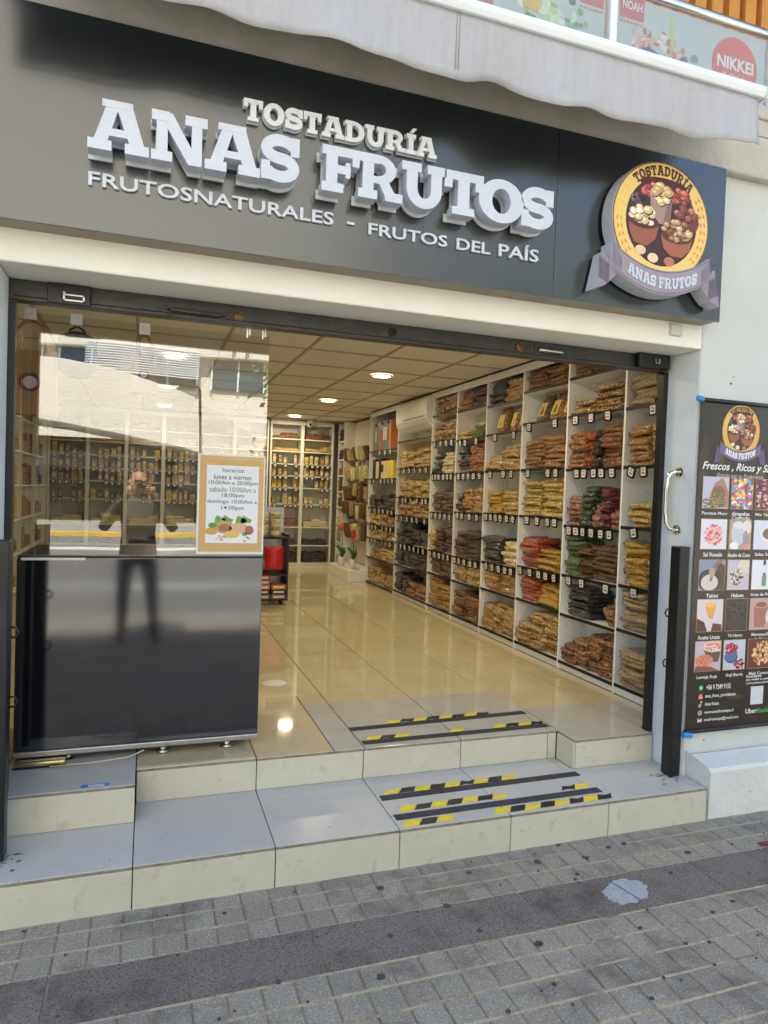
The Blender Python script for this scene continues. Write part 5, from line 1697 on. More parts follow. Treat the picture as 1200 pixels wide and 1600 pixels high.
# product pictures
COLX = [(2.562, 2.728), (2.742, 2.885), (2.900, 3.065)]
ROWZ = [(1.478, 1.636), (1.276, 1.428), (1.072, 1.226), (.866, 1.03), (.668, .822)]
def picture(ci, ri, bg, ops):
    x0, x1 = COLX[ci]; z0, z1 = ROWZ[ri]
    b = MB()
    b.flat([(x0, z0), (x1, z0), (x1, z1), (x0, z1)], Z, 0, (186, 150, 90))
    e = .0025
    b.flat([(x0 + e, z0 + e), (x1 - e, z0 + e), (x1 - e, z1 - e), (x0 + e, z1 - e)], Z - .0001, 0, bg)
    r = random.Random(ci * 7 + ri)
    lay = 9
    def cl(p):
        return [(min(max(x, x0 + e), x1 - e), min(max(z, z0 + e), z1 - e)) for x, z in p]
    for op in ops:
        if op[0] == 'e':
            _, cx, cz, rx, rz, c_ = op
            b.flat(cl(blob(x0 + cx * (x1 - x0), z0 + cz * (z1 - z0), rx * (x1 - x0), rz * (z1 - z0), 18, .03, r)), Z - lay * .00002, 0, c_); lay += 1
        elif op[0] == 'p':
            b.flat(cl([(x0 + u_ * (x1 - x0), z0 + v_ * (z1 - z0)) for u_, v_ in op[1]]), Z - lay * .00002, 0, op[2]); lay += 1
        else:                                # scatter: cx,cz,rx,rz,count,size,colours
            _, cx, cz, rx, rz, cnt, sz, cs = op
            for k in range(cnt):
                a, d = r.uniform(0, 6.28), r.random() ** .5
                b.flat(cl(blob(x0 + (cx + rx * d * math.cos(a)) * (x1 - x0), z0 + (cz + rz * d * math.sin(a)) * (z1 - z0), sz * r.uniform(.7, 1.2) * (x1 - x0), sz * r.uniform(.6, 1) * (x1 - x0), 7, .15, r)), Z - lay * .00002, 0, r.choice(cs)); lay += .15
    child(b.build('printed_picture', 'print_gloss'), pt)
picture(0, 0, (196, 192, 214), [('p', [(.3, .0), (.98, .05), (.98, .55), (.75, .98), (.45, .8), (.28, .4)], (176, 132, 112)), ('e', .6, .5, .25, .22, (140, 100, 78)), ('s', .45, .18, .5, .2, 90, .035, [(96, 92, 56), (140, 132, 84), (70, 68, 42), (170, 160, 110)]), ('s', .58, .36, .22, .2, 50, .035, [(110, 104, 60), (150, 140, 90)])])
picture(1, 0, (120, 90, 110), [('s', .5, .5, .56, .56, 120, .085, [(250, 200, 70), (90, 180, 220), (240, 110, 160), (245, 240, 235), (250, 220, 110), (70, 160, 210), (230, 90, 90)])])
picture(2, 0, (110, 60, 74), [('s', .5, .5, .56, .56, 130, .06, [(206, 150, 156), (150, 70, 84), (230, 190, 190), (96, 44, 54)])])
picture(0, 1, (226, 226, 236), [('s', .5, .48, .34, .34, 110, .05, [(236, 140, 136), (244, 176, 170), (214, 96, 100), (250, 200, 196)])])
picture(1, 1, (190, 156, 136), [('e', .42, .55, .34, .4, (206, 206, 214)), ('e', .4, .8, .26, .12, (228, 228, 234)), ('e', .8, .75, .2, .24, (236, 222, 220)), ('e', .74, .4, .12, .24, (160, 150, 160)), ('e', .25, .12, .2, .14, (240, 240, 244)), ('e', .9, .1, .3, .1, (206, 160, 130))])
picture(2, 1, (222, 222, 236), [('e', .62, .52, .34, .26, (236, 236, 240)), ('e', .62, .54, .26, .19, (130, 104, 92))])
picture(0, 2, (140, 150, 172), [('p', [(.6, .0), (1, .0), (1, .8), (.7, .95)], (84, 66, 56)), ('e', .42, .32, .44, .38, (70, 62, 68)), ('e', .42, .26, .32, .26, (222, 208, 200)), ('p', [(.42, .3), (.5, .3), (.68, .8), (.95, 1), (.7, 1), (.46, .7)], (150, 112, 84)), ('e', .5, .58, .12, .16, (190, 160, 140))])
picture(1, 2, (206, 196, 210), [('e', .75, .75, .3, .25, (230, 214, 200)), ('s', .42, .4, .3, .26, 90, .05, [(226, 206, 170), (120, 90, 90), (190, 160, 150), (90, 66, 72), (240, 230, 210)]), ('s', .75, .7, .22, .25, 40, .045, [(236, 226, 190), (214, 200, 190)])])
picture(2, 2, (230, 232, 240), [('p', [(.42, .12), (.6, .12), (.6, .45), (.42, .45)], (110, 150, 110)), ('p', [(.46, .45), (.57, .45), (.57, .56), (.46, .56)], (120, 90, 84)), ('p', [(.46, .82), (.56, .82), (.56, .98), (.46, .98)], (50, 56, 64))])
picture(0, 3, (226, 214, 218), [('p', [(.3, .8), (.74, .8), (.62, .4), (.46, .4)], (240, 168, 76)), ('e', .52, .82, .22, .08, (246, 200, 110)), ('p', [(0, .0), (.42, .0), (.3, .3), (.0, .42)], (104, 54, 50)), ('p', [(.56, .0), (1, .0), (.95, .22), (.62, .26)], (120, 66, 56))])
picture(1, 3, (62, 54, 52), [('s', .5, .72, .5, .28, 80, .03, [(30, 26, 32), (110, 100, 104), (60, 52, 56), (44, 38, 42)]), ('e', .5, .25, .42, .24, (78, 66, 58))])
picture(2, 3, (200, 166, 170), [('p', [(.2, .1), (.7, .08), (.76, .8), (.16, .8)], (176, 116, 98)), ('e', .46, .8, .3, .12, (214, 160, 140)), ('e', .46, .79, .22, .08, (150, 96, 76)), ('e', .85, .4, .2, .3, (226, 214, 226)), ('e', .75, .12, .14, .1, (196, 164, 150)), ('p', [(.75, .9), (1, .8), (1, 1), (.8, 1)], (60, 44, 48))])
picture(0, 4, (206, 190, 204), [('p', [(.34, .7), (1, .62), (.9, .3), (.5, .3)], (110, 96, 74)), ('e', .68, .8, .36, .18, (240, 220, 214)), ('s', .68, .8, .3, .14, 60, .035, [(236, 150, 110), (226, 120, 86), (244, 176, 140)]), ('e', .36, .36, .34, .2, (226, 150, 120)), ('s', .36, .36, .3, .18, 60, .035, [(240, 160, 124), (220, 116, 90)]), ('p', [(.0, .0), (.95, .0), (.6, .16), (.05, .2)], (150, 96, 80))])
picture(1, 4, (206, 208, 222), [('e', .36, .42, .3, .2, (84, 104, 150)), ('p', [(.08, .62), (.64, .62), (.56, .3), (.16, .3)], (96, 118, 164)), ('s', .36, .72, .27, .18, 70, .045, [(176, 30, 44), (140, 20, 34), (214, 70, 76)]), ('s', .72, .2, .26, .16, 40, .045, [(176, 34, 48), (130, 20, 30)])])
picture(2, 4, (116, 66, 62), [('s', .6, .5, .4, .4, 130, .05, [(236, 186, 130), (222, 150, 96), (246, 214, 170), (196, 120, 74)])])
for x, z in ((2.512, 2.008), (2.530, .362)):
    t = thing('tape_piece', 'piece of bright blue tape at the %s left corner of the wall poster' % ('upper' if z > 1 else 'lower'), 'tape')
    b = MB(); b.obox(Matrix.Translation((x, PY - .012, z)) @ Matrix.Rotation(.12, 4, 'Y'), .042 if z > 1 else .055, .022, .026); child(b.build('strip', 'blue_tape', bev=.008, seg=3), t)

# ------------------------------------------------------------------ door frame, header and fittings
fr = thing('door_frame', 'dark steel door header and frame around the open shop front', 'door frame', (1, 2.9, .3))
b = MB(); b.box(-.508, 2.528, 2.885, 2.945, 2.172, 2.249); child(b.build('header', 'steel_dark', bev=.003), fr)
b = MB(); b.box(-.49, 2.40, 2.874, 2.884, 2.186, 2.19); child(b.build('header_lip', 'steel_dark'), fr)
for a, b_ in ((2.500, 2.528), (-.508, -.482)):
    b = MB(); b.box(a, b_, 2.885, 2.93, .299, 2.17); child(b.build('jamb_bar', 'black_metal', bev=.002), fr)
b = MB(); b.box(2.31, 2.50, 2.845, 2.884, 2.178, 2.252 - .004); child(b.build('lock_box', 'black_metal', bev=.004), fr)
b = MB(); b.tube([(2.405, 2.842, 2.225), (2.405, 2.836, 2.20), (2.425, 2.834, 2.20), (2.425, 2.836, 2.222)], .004, 6); child(b.build('lock_hook', 'zinc'), fr)
b = MB(); b.box(-.375, -.225, 2.864, 2.884, 2.172, 2.246); child(b.build('closer_box', 'black_metal', bev=.003), fr)
b = MB()
for q in ((-.32, -.245, 2.202, 2.207), (-.32, -.245, 2.182, 2.187), (-.32, -.314, 2.182, 2.215), (-.251, -.245, 2.182, 2.207)):
    b.box(q[0], q[1], 2.857, 2.8635, q[2], q[3])
child(b.build('closer_buckle', 'zinc'), fr)
for xa, xb, z in ((.062, .272, 2.197), (1.745, 1.885, 2.207)):
    b = MB(); b.tube([(xa, 2.884, z), (xa + .012, 2.868, z), (xb - .012, 2.868, z - .002), (xb, 2.884, z - .002)], .0095, 8); child(b.build('bolt', 'steel_dark' if xa < 1 else 'zinc', smooth=True), fr)
    for xx in (xa, xb):
        b = MB(); b.box(xx - .014, xx + .014, 2.8785, 2.8845, z - .018, z + .016); child(b.build('bolt_plate', 'steel_dark', bev=.003), fr)
for xx, z, m in ((.337, 2.203, 'brass_old'), (1.008, 2.213, 'rubber'), (1.648, 2.212, 'brass_old')):
    b = MB()
    b.lathe(0, 0, [(.020, 0), (.020, .006), (.012, .008), (.010, .004)], 14)
    b.v = [(xx + x, 2.884 - z_, z + y) for x, y, z_ in b.v]
    child(b.build('lock_cylinder', m), fr)
for xx in (.375, .44):
    b = MB(); b.box(xx, xx + .006, 2.925, 2.93, 2.13, 2.172); b.box(xx + .01, xx + .016, 2.925, 2.93, 2.14, 2.172); child(b.build('glass_clip', 'zinc'), fr)

t = thing('pull_handle', 'curved chrome pull handle on the white right jamb', 'handle', (2.53, 2.78, 1.5))
pts = []
for k in range(9):
    a = R(180 * k / 8)
    pts.append(k)
path = [(2.529, 2.775, 1.655), (2.505, 2.78, 1.656), (2.486, 2.788, 1.648), (2.476, 2.795, 1.625), (2.472, 2.80, 1.56), (2.472, 2.80, 1.46), (2.476, 2.795, 1.395), (2.486, 2.788, 1.372), (2.505, 2.78, 1.363), (2.529, 2.775, 1.363)]
b = MB(); b.tube(path, .0105, 12); child(b.build('grip', 'chrome', smooth=True), t)
for z in (1.655, 1.363):
    b = MB(); b.lathe(0, 0, [(.026, 0), (.026, .005), (.016, .009), (.012, .009)], 18)
    b.v = [(2.5295 - z_, 2.775 + x, z + y) for x, y, z_ in b.v]
    child(b.build('rose', 'chrome', smooth=False), t)

def post(x0, x1, y0, y1, label):
    t = thing('barrier_post', label, 'post', (x0, y0, .153))
    b = MB(); b.box(x0, x1, y0, y1, .157, 1.288); child(b.build('tube', 'black_metal', bev=.006, seg=3), t)
    sx = -1 if x0 > 1 else 1
    xx = x0 if sx < 0 else x1
    for z in (.957, .708):
        b = MB()
        pts = [(xx, y1 - .012, z + .018), (xx + sx * .016, y1 - .012, z + .018), (xx + sx * .026, y1 - .012, z), (xx + sx * .016, y1 - .012, z - .018), (xx, y1 - .012, z - .018)]
        b.tube(pts, .0042, 6); child(b.build('loop', 'black_metal', smooth=True), t)
    return t
post(2.446, 2.506, 2.655, 2.722, 'black steel barrier post standing on the step by the right jamb')
post(-.506, -.449, 2.655, 2.722, 'black steel barrier post at the left edge of the entrance')

# ------------------------------------------------------------------ counter with window
ct = thing('counter', 'glossy black shop counter closing the left part of the entrance', 'counter', (0, 3.2, .3))
b = MB(); b.box(-.505, .506, 3.172, 3.70, .365, 1.172); child(b.build('cabinet', 'counter_top'), ct)
b = MB(); b.box(-.507, .508, 3.160, 3.1715, .362, 1.176); child(b.build('front_panel', 'counter_black', bev=.0025), ct)
b = MB(); b.box(-.507, .508, 3.153, 3.175, .336, .3605); child(b.build('base_trim', 'alu', bev=.004), ct)
b = MB(); b.box(-.505, .506, 3.166, 3.72, 1.1775, 1.186); child(b.build('top_board', 'counter_top', bev=.002), ct)
b = MB(); b.box(-.49, -.245, 3.148, 3.1655, 1.168, 1.178); child(b.build('top_strip', 'plastic_white', bev=.002), ct)
for xx in (.09, .373, -.3):
    for yy in (3.20, 3.6):
        b = MB(); b.lathe(xx, yy, [(.028, .2985 if xx > 0 else .306), (.028, .306), (.018, .312), (.014, .322), (.022, .335), (.022, .364)], 16); child(b.build('foot', 'zinc', smooth=True), ct)
b = MB(); b.box(-.507, .512, 3.182, 3.190, 1.187, 2.20); tag(b.build('window_pane', 'glass_front'), 'tall reflecting window pane standing on the black counter', 'window pane')

hs = thing('opening_hours_sheet', 'opening hours sheet with orange wooden border taped to the window', 'notice', (.36, 3.17, 1.2))
b = MB(); b.box(.210, .511, 3.1775, 3.1802, 1.194, 1.648, 0, (226, 226, 222)); child(b.build('sleeve', 'print_paper'), hs)
b = MB()
Q = 3.1768
b.flat([(.218, 1.205), (.504, 1.205), (.504, 1.640), (.218, 1.640)], Q, 0, (206, 168, 110))
r = random.Random(14)
for k in range(40):
    z = r.uniform(1.208, 1.636); x = r.uniform(.219, .46)
    b.flat([(x, z), (min(.503, x + r.uniform(.03, .2)), z), (min(.503, x + r.uniform(.03, .2)), z + .003), (x, z + .002)], Q - .0001 - k * .000004, 0, r.choice([(220, 186, 130), (190, 150, 92), (226, 196, 146), (196, 176, 110)]))
b.flat([(.249, 1.245), (.482, 1.245), (.482, 1.598), (.249, 1.598)], Q - .0004, 0, (228, 230, 236))
for k, (s_, x0, x1) in enumerate((('horarios', .322, .410), ('lunes a viernes', .284, .444), ('10:00Am a 20:00pm', .262, .473), ('sabado 10:00Am a', .266, .466), ('18:00pm', .322, .412), ('domingo 10:00Am a', .258, .472), ('14:00pm', .320, .412))):
    z = 1.568 - k * .0285
    dsc = .006 if s_ not in ('horarios',) else 0
    text(b, s_, x0 - .004, x1 + .004, z - dsc * .8, z + .0180, Q - .0007, ink=(62, 62, 66) if k != 3 else (120, 116, 112), bold=.004)
def F(x, z, rx, rz, c, l, j=.06, n=16):
    b.flat(blob(x, z, rx, rz, n, j, r), Q - .0005 - l * .0001, 0, c)
for px in ((.318, .05), (.35, .045), (.412, .05), (.435, .04)):
    b.flat([(px[0] - .03, 1.335), (px[0] + .012, 1.338), (px[0] + .022, 1.352), (px[0], 1.362), (px[0] - .02, 1.372), (px[0] - .028, 1.355)], Q - .0006, 0, (110, 170, 66))
F(.33, 1.318, .042, .030, (196, 156, 116), 2); F(.335, 1.314, .03, .018, (160, 118, 84), 3); F(.40, 1.312, .044, .026, (214, 176, 140), 3)
F(.275, 1.298, .028, .017, (206, 160, 76), 4); F(.365, 1.284, .036, .016, (222, 184, 110), 5); F(.445, 1.305, .020, .022, (176, 110, 90), 5); F(.28, 1.325, .02, .012, (90, 150, 70), 4); F(.425, 1.287, .012, .009, (104, 160, 84), 5)
for k in range(12):
    F(r.choice((.32, .43)) + r.gauss(0, .014), 1.268 + r.gauss(0, .006), .007, .004, r.choice([(206, 150, 130), (170, 140, 120), (222, 200, 180)]), 6 + k * .05)
child(b.build('printed_sheet', 'print_paper'), hs)

# hooks on the pane with paper bags
def hook(x, z, label):
    t = thing('adhesive_hook', label, 'hook', (x, 3.2, z), 'white adhesive hooks on the window pane')
    b = MB(); b.box(x - .023, x + .023, 3.1795, 3.1818, z - .024, z + .024); child(b.build('pad', 'plastic_white', bev=.004, seg=3), t)
    b = MB(); b.tube([(x, 3.1905, z - .012), (x, 3.215, z - .022), (x, 3.222, z - .012)], .003, 6); child(b.build('prong', 'plastic_white'), t)
hook(-.478, 2.190, 'leftmost white adhesive hook on the window pane')
hook(-.303, 2.186, 'middle white adhesive hook on the window pane')
hook(-.030, 2.176, 'rightmost white adhesive hook on the window pane')
def paper_bag(x, z, wd, h, label, dz=.12):
    t = thing('paper_bag', label, 'paper bag', (x, 3.24, z))
    b = MB()
    zb = z - dz - h
    b.add([(x - wd / 2, 3.205, zb), (x + wd / 2, 3.205, zb), (x + wd / 2, 3.275, zb), (x - wd / 2, 3.275, zb),
           (x - wd / 2, 3.212, zb + h), (x + wd / 2, 3.212, zb + h), (x + wd / 2, 3.232, zb + h), (x - wd / 2, 3.232, zb + h)],
          [(0, 1, 2, 3), (0, 4, 5, 1), (1, 5, 6, 2), (2, 6, 7, 3), (3, 7, 4, 0)])
    child(b.build('bag_body', 'kraft', bev=.003), t)
    for yy in (3.21, 3.235):
        b = MB()
        pts = [(x - wd * .28, yy, zb + h - .02)] + [(x + wd * .28 * math.cos(R(180 - a)), yy, z - dz * .55 + dz * .5 * math.sin(R(a))) for a in range(0, 181, 20)] + [(x + wd * .28, yy, zb + h - .02)]
        b.tube(pts, .0045, 6); child(b.build('handle', 'kraft', smooth=True), t)
    b = MB(); b.flat(blob(x, zb + h * .5, wd * .22, wd * .2, 14, .04), 3.2035, 0, (120, 60, 60)); b.flat(blob(x, zb + h * .5, wd * .14, wd * .13, 14, .04), 3.2030, 0, (226, 196, 190)); child(b.build('printed_emblem', 'print_paper'), t)
paper_bag(-.478, 2.175, .20, .27, 'large kraft paper bag hanging at the left edge of the window', .13)
paper_bag(-.030, 2.160, .105, .16, 'small kraft paper bag hanging in the middle of the window', .10)
t = thing('shoulder_bag', 'black cloth bag hanging from the middle hook in the window', 'bag', (-.303, 3.24, 2.15))
b = MB(); b.lathe(0, 0, [(.02, .0), (.07, -.02), (.085, -.08), (.075, -.17), (.03, -.20)], 14); b.v = [(-.303 + x, 3.235 + y * .3, 2.145 + z) for x, y, z in b.v]; child(b.build('bag_body', 'cloth_dark', smooth=True), t)
b = MB(); b.tube([(-.34, 3.235, 2.11), (-.33, 3.228, 2.15), (-.303, 3.222, 2.165), (-.276, 3.228, 2.15), (-.266, 3.235, 2.11)], .005, 6); child(b.build('strap', 'cloth_dark'), t)

# things under and by the counter
t = thing('metal_tray', 'shiny metal tray on the floor under the counter at the left', 'tray', (-.42, 3.25, .305))
b = MB(); b.box(-.50, -.30, 3.11, 3.34, .3062, .333); child(b.build('tray_body', 'stainless_tray', bev=.008, seg=3), t)
b = MB(); b.tube([(-.50, 3.108, .31), (-.3, 3.108, .31)], .004, 6); child(b.build('rim', 'rubber'), t)
b = MB(); b.tube([(-.36, 3.10, .312), (-.2, 3.11, .309), (-.05, 3.13, .312), (.01, 3.15, .33)], .0035, 6); tag(b.build('cable', 'cable', smooth=True), 'thin cream cable coming out from under the counter', 'cable')
t = thing('floor_label', 'small worn blue label stuck on the front edge of the low left step', 'label', (-.15, 2.87, .306))
b = MB(); b.box(-.222, -.118, 2.866, 2.892, .3056, .3064); child(b.build('sticker', 'blue_tape'), t)
b = MB(); b.box(-.195, -.135, 2.868, 2.884, .30655, .3072); child(b.build('writing_strip', 'plastic_white'), t)

# ------------------------------------------------------------------ anti-slip strips and worn hazard tape
def quad_strip(x0, x1, y0, y1, z, name, m, label, cat):
    b = MB(); b.box(x0, x1, y0 - .024, y0 + .024, z, z + .0015)
    b.v = [(x, y + (y1 - y0) * (x - x0) / (x1 - x0), zz) for x, y, zz in b.v]
    return tag(b.build(name, m), label, cat)
quad_strip(.992, 2.02, 3.275, 3.318, .2985, 'grip_strip', 'grip_tape', 'grey anti-slip strip on the shop floor, farthest in', 'strip')
quad_strip(1.0, 2.03, 3.085, 3.10, .2985, 'grip_strip', 'grip_tape', 'grey anti-slip strip along the front edge of the shop floor', 'strip')
quad_strip(1.0, 2.03, 2.80, 2.815, .1535, 'grip_strip', 'grip_tape', 'grey anti-slip strip at the back of the lower step', 'strip')
quad_strip(1.0, 2.02, 2.615, 2.63, .1535, 'grip_strip', 'grip_tape', 'grey anti-slip strip near the front edge of the lower step', 'strip')
def hazard(x0, x1, y, z, skip, label, seed, dy=.0):
    r = random.Random(seed)
    t = thing('hazard_tape', label, 'tape', (x0, y, z), 'worn yellow and black hazard tape')
    n = int((x1 - x0) / .075)
    for k in range(n):
        xa = x0 + k * .075
        f = (xa - x0) / (x1 - x0)
        if any(a <= f < b_ for a, b_ in skip):
            continue
        m = 'tape_yellow' if k % 2 == 0 else 'tape_black'
        P = [(xa + r.uniform(0, .004), y - .024 + r.uniform(0, .003)), (xa + .04, y - .024 + r.choice((0, 0, .004, .012))), (xa + .074, y - .024 + r.uniform(0, .003)),
             (xa + .104 - r.uniform(0, .004), y + .024 - r.uniform(0, .004)), (xa + .066, y + .024 - r.choice((0, 0, .006, .014))), (xa + .03 + r.uniform(0, .004), y + .024 - r.uniform(0, .004))]
        zz = z + .0006 + (k % 2) * .0004
        P = [(a, b_ + dy * (a - x0)) for a, b_ in P]
        b = MB(); b.add([(a, b_, zz) for a, b_ in P] + [(a, b_, z - .0005) for a, b_ in P], [tuple(range(6))] + [(i, i + 6, (i + 1) % 6 + 6, (i + 1) % 6) for i in range(6)])
        child(b.build('tape_patch', m), t)
hazard(1.20, 1.83, 3.34, .2985, (), 'torn hazard tape behind the farthest anti-slip strip', 1, .02)
hazard(1.02, 1.55, 3.135, .2985, ((.35, .75),), 'torn hazard tape left on the front edge of the shop floor', 2, .01)
hazard(1.72, 2.02, 3.145, .2985, (), 'torn hazard tape right on the front edge of the shop floor', 3, .01)
hazard(1.02, 2.03, 2.853, .1535, ((.62, .9),), 'torn hazard tape at the back of the lower step', 4, .012)
hazard(1.03, 1.62, 2.685, .1535, (), 'torn hazard tape in the middle of the lower step, left piece', 5, .015)
hazard(1.76, 2.04, 2.685, .1535, ((.0, .2),), 'torn hazard tape in the middle of the lower step, right piece', 6, .015)
hazard(1.0, 1.27, 2.556, .1535, (), 'torn hazard tape at the left of the lower step edge', 7, .006)
hazard(1.42, 2.06, 2.560, .1535, ((.12, .2),), 'torn hazard tape at the right of the lower step edge', 8, .008)
for x, y, rx, m, lab in ((.77, 4.18, .075, 'plastic_white', 'pale round floor sticker beside the counter'),):
    b = MB(); p = arcpts(x, y, rx, rx * .9, 0, 360, 24)[:-1]
    b.add([(a, b_, .2988) for a, b_ in p] + [(a, b_, .2965) for a, b_ in p], [tuple(range(24))] + [(i, i + 24, (i + 1) % 24 + 24, (i + 1) % 24) for i in range(24)])
    tag(b.build('floor_sticker', m), lab, 'sticker')

rg2 = random.Random(44)
for lab, px, py, n_ in (('dark grime smudges on the step around the right barrier post', 2.44, 2.66, 16), ('dark grime smudges on the step around the left barrier post', -.44, 2.68, 9)):
    b = MB()
    for k in range(n_):
        x, y = px + rg2.gauss(0, .035), min(py + rg2.gauss(0, .03), 2.84)
        x = min(x, 2.51)
        p = blob(x, y, rg2.uniform(.004, .016), rg2.uniform(.003, .008), 10, .3, rg2)
        b.add([(u_, v_, .1536 + k * .00002) for u_, v_ in p], [tuple(range(10))])
    tag(b.build('grime', 'grime'), lab, 'grime', None, 'stuff')

# ------------------------------------------------------------------ the other side of the street (seen mirrored in glass and panels)
ob = thing('apartment_building', 'cream curved apartment building across the road with bands of windows', 'building', (0, -24, 0))
b = MB(); b.box(-26, 9, -40, -25.2, 3.4, 30); child(b.build('wall', 'facade_white'), ob)
b = MB(); b.box(-25, 8.6, -39, -25.6, -.1, 3.4); child(b.build('ground_floor', 'facade_dark'), ob)
for k in range(8):
    z = 5.7 + k * 3.1
    b = MB(); b.box(-25.8, 8.8, -25.19, -24.6, z + 1.45, z + 2.5); child(b.build('balcony_band', 'facade_white', bev=.05), ob)
    for j in range(11):
        x = -25 + j * 3.05
        b = MB(); b.box(x, x + 2.5, -25.19, -25.1, z, z + 1.4)
        wn = child(b.build('window', 'window_blue'), ob)
        for mx_ in (x, x + 1.22, x + 2.42):
            q = MB(); q.box(mx_, mx_ + .08, -25.09, -25.02, z, z + 1.4)
            f_ = q.build('frame', 'white_alu'); f_.parent = wn
for k in range(12):
    b = MB(); b.box(-2.6, 1.9, -24.58, -24.52, 6.1 + k * .11, 6.15 + k * .11); child(b.build('louvre', 'white_alu'), ob)
ra = thing('ramp_parapet', 'long curved concrete ramp parapet across the road', 'ramp', (0, -21, 2))
top = [(-16, 6.2), (-6, 6.05), (-3, 5.9), (-1, 5.55), (1, 5.0), (2.4, 4.4), (3.6, 3.7), (5.2, 2.6), (7.5, 1.2)]
bot = [(-16, 3.9), (-6, 3.85), (-3, 3.6), (-1, 3.3), (1, 2.95), (2.4, 2.6), (3.6, 2.1), (5.2, 1.2), (7.5, .0)]
b = MB(); b.strip(top, bot, lambda u, v: (u, v), -20.6, -21.1); child(b.build('parapet', 'facade_white', bev=.03), ra)
b = MB(); b.strip([(x, z + .25) for x, z in bot], bot, lambda u, v: (u, v), -21.1, -24.4); child(b.build('deck', 'facade_white'), ra)
for xx in (-14, -9, -4.4, .6):
    b = MB(); b.lathe(xx, -22.6, [(.35, .0), (.35, 2.6 if xx > 0 else 3.2)], 16); child(b.build('pier', 'facade_dark', smooth=True), ra)
t = thing('street_lamp', 'slim dark street lamp on the far pavement', 'street lamp', (1.5, -17, 0))
b = MB(); b.tube([(1.6, -17, -.02), (1.5, -17, 4.6), (1.2, -17, 4.9)], [.06, .045, .035], 8); child(b.build('pole', 'black_metal', smooth=True), t)
b = MB(); b.obox(Matrix.Translation((1.0, -17, 4.92)), .5, .18, .08); child(b.build('head', 'black_metal', bev=.02), t)

def tree(x, y, h, cr, label, seed):
    r = random.Random(seed)
    t = thing('street_tree', label, 'tree', (x, y, 0), 'trees across the road')
    b = MB(); b.tube([(x, y, -.05), (x + .1, y, h * .3), (x, y + .1, h * .55), (x + .05, y, h * .85)], [.2, .16, .11, .04], 10)
    for k in range(9):
        a = r.uniform(0, 6.28); z0 = h * r.uniform(.35, .6)
        b.tube([(x, y, z0), (x + cr * .4 * math.cos(a), y + cr * .4 * math.sin(a), z0 + h * .14), (x + cr * .8 * math.cos(a), y + cr * .8 * math.sin(a), z0 + h * .22)], [.08, .05, .015], 6)
    child(b.build('trunk', 'bark', smooth=True), t)
    b = MB()
    cl = []
    for k in range(42):
        a, u_ = r.uniform(0, 6.28), r.uniform(-1, 1)
        d = cr * r.uniform(.45, 1.0)
        cl.append((x + d * math.cos(a) * (1 - u_ * u_) ** .5, y + d * math.sin(a) * (1 - u_ * u_) ** .5, h * .68 + u_ * cr * .85, cr * r.uniform(.16, .32)))
    for k in range(5200):
        c_ = cl[r.randrange(len(cl))]
        p = Vector((r.gauss(c_[0], c_[3] * .6), r.gauss(c_[1], c_[3] * .6), r.gauss(c_[2], c_[3] * .5)))
        n_ = Vector((r.gauss(0, 1), r.gauss(0, 1), r.gauss(.4, 1))).normalized()
        u1 = n_.orthogonal().normalized() * r.uniform(.09, .17)
        v1 = n_.cross(u1).normalized() * r.uniform(.05, .09)
        b.add([p - u1, p + v1, p + u1, p - v1], [(0, 1, 2, 3)])
    o = child(b.build('crown', 'leaf'), t)
    o['kind'] = 'stuff'
tree(6.4, -17.6, 7.5, 2.4, 'leafy street tree across the road, nearer to the curved building', 31)
tree(12.5, -17.4, 9.0, 3.0, 'leafy street tree across the road, middle of three', 32)
tree(19.0, -17.6, 8.4, 2.9, 'leafy street tree across the road, farthest to the right', 33)
ob2 = thing('office_block', 'tall grey office block across the road behind the trees', 'building', (24, -28, 0))
b = MB(); b.box(11, 40, -44, -27, 0, 17); child(b.build('wall', 'kerb_stone'), ob2)
for k in range(5):
    for j in range(8):
        b = MB(); b.box(12 + j * 3.4, 14.6 + j * 3.4, -26.99, -26.9, 1.2 + k * 3.2, 3.2 + k * 3.2); child(b.build('window', 'window_blue'), ob2)

# ------------------------------------------------------------------ the photographer (mirrored in the window)
pe = thing('person', 'person in dark clothes holding up a phone in front of the shop', 'person', (-.08, -.42, 0))
def skin_body(name, verts, edges, radii, m, parent, root=0, sub=2):
    me = bpy.data.meshes.new(name)
    me.from_pydata(verts, edges, [])
    me.materials.append(MATS[m])
    o = bpy.data.objects.new(name, me)
    col.objects.link(o)
    sk = o.modifiers.new('skin', 'SKIN')
    if not me.skin_vertices:
        me.attributes.new
    sv = me.skin_vertices[0].data if me.skin_vertices else None
    if sv:
        for i, r_ in enumerate(radii):
            sv[i].radius = (r_, r_) if not isinstance(r_, tuple) else r_
            sv[i].use_root = (i == root)
    ss = o.modifiers.new('smooth', 'SUBSURF'); ss.levels = sub; ss.render_levels = sub
    sk.use_smooth_shade = True
    o.parent = parent
    return o
V = [(0, 0, .95), (0, .01, 1.12), (0, .02, 1.30), (0, .01, 1.44), (0, .02, 1.52), (0, .04, 1.60), (0, .05, 1.70),
     (-.10, 0, .90), (-.12, .02, .50), (-.13, -.02, .10), (-.14, .12, .05), (.10, 0, .90), (.14, .03, .50), (.16, .0, .10), (.19, .13, .05),
     (-.19, .0, 1.40), (-.30, .10, 1.18), (-.13, .32, 1.36), (-.075, .375, 1.42), (.19, .0, 1.40), (.31, .10, 1.18), (.15, .32, 1.36), (.11, .375, 1.42)]
V = [(x, y, z * .915 if i not in (17, 18, 21, 22) else z) for i, (x, y, z) in enumerate(V)]
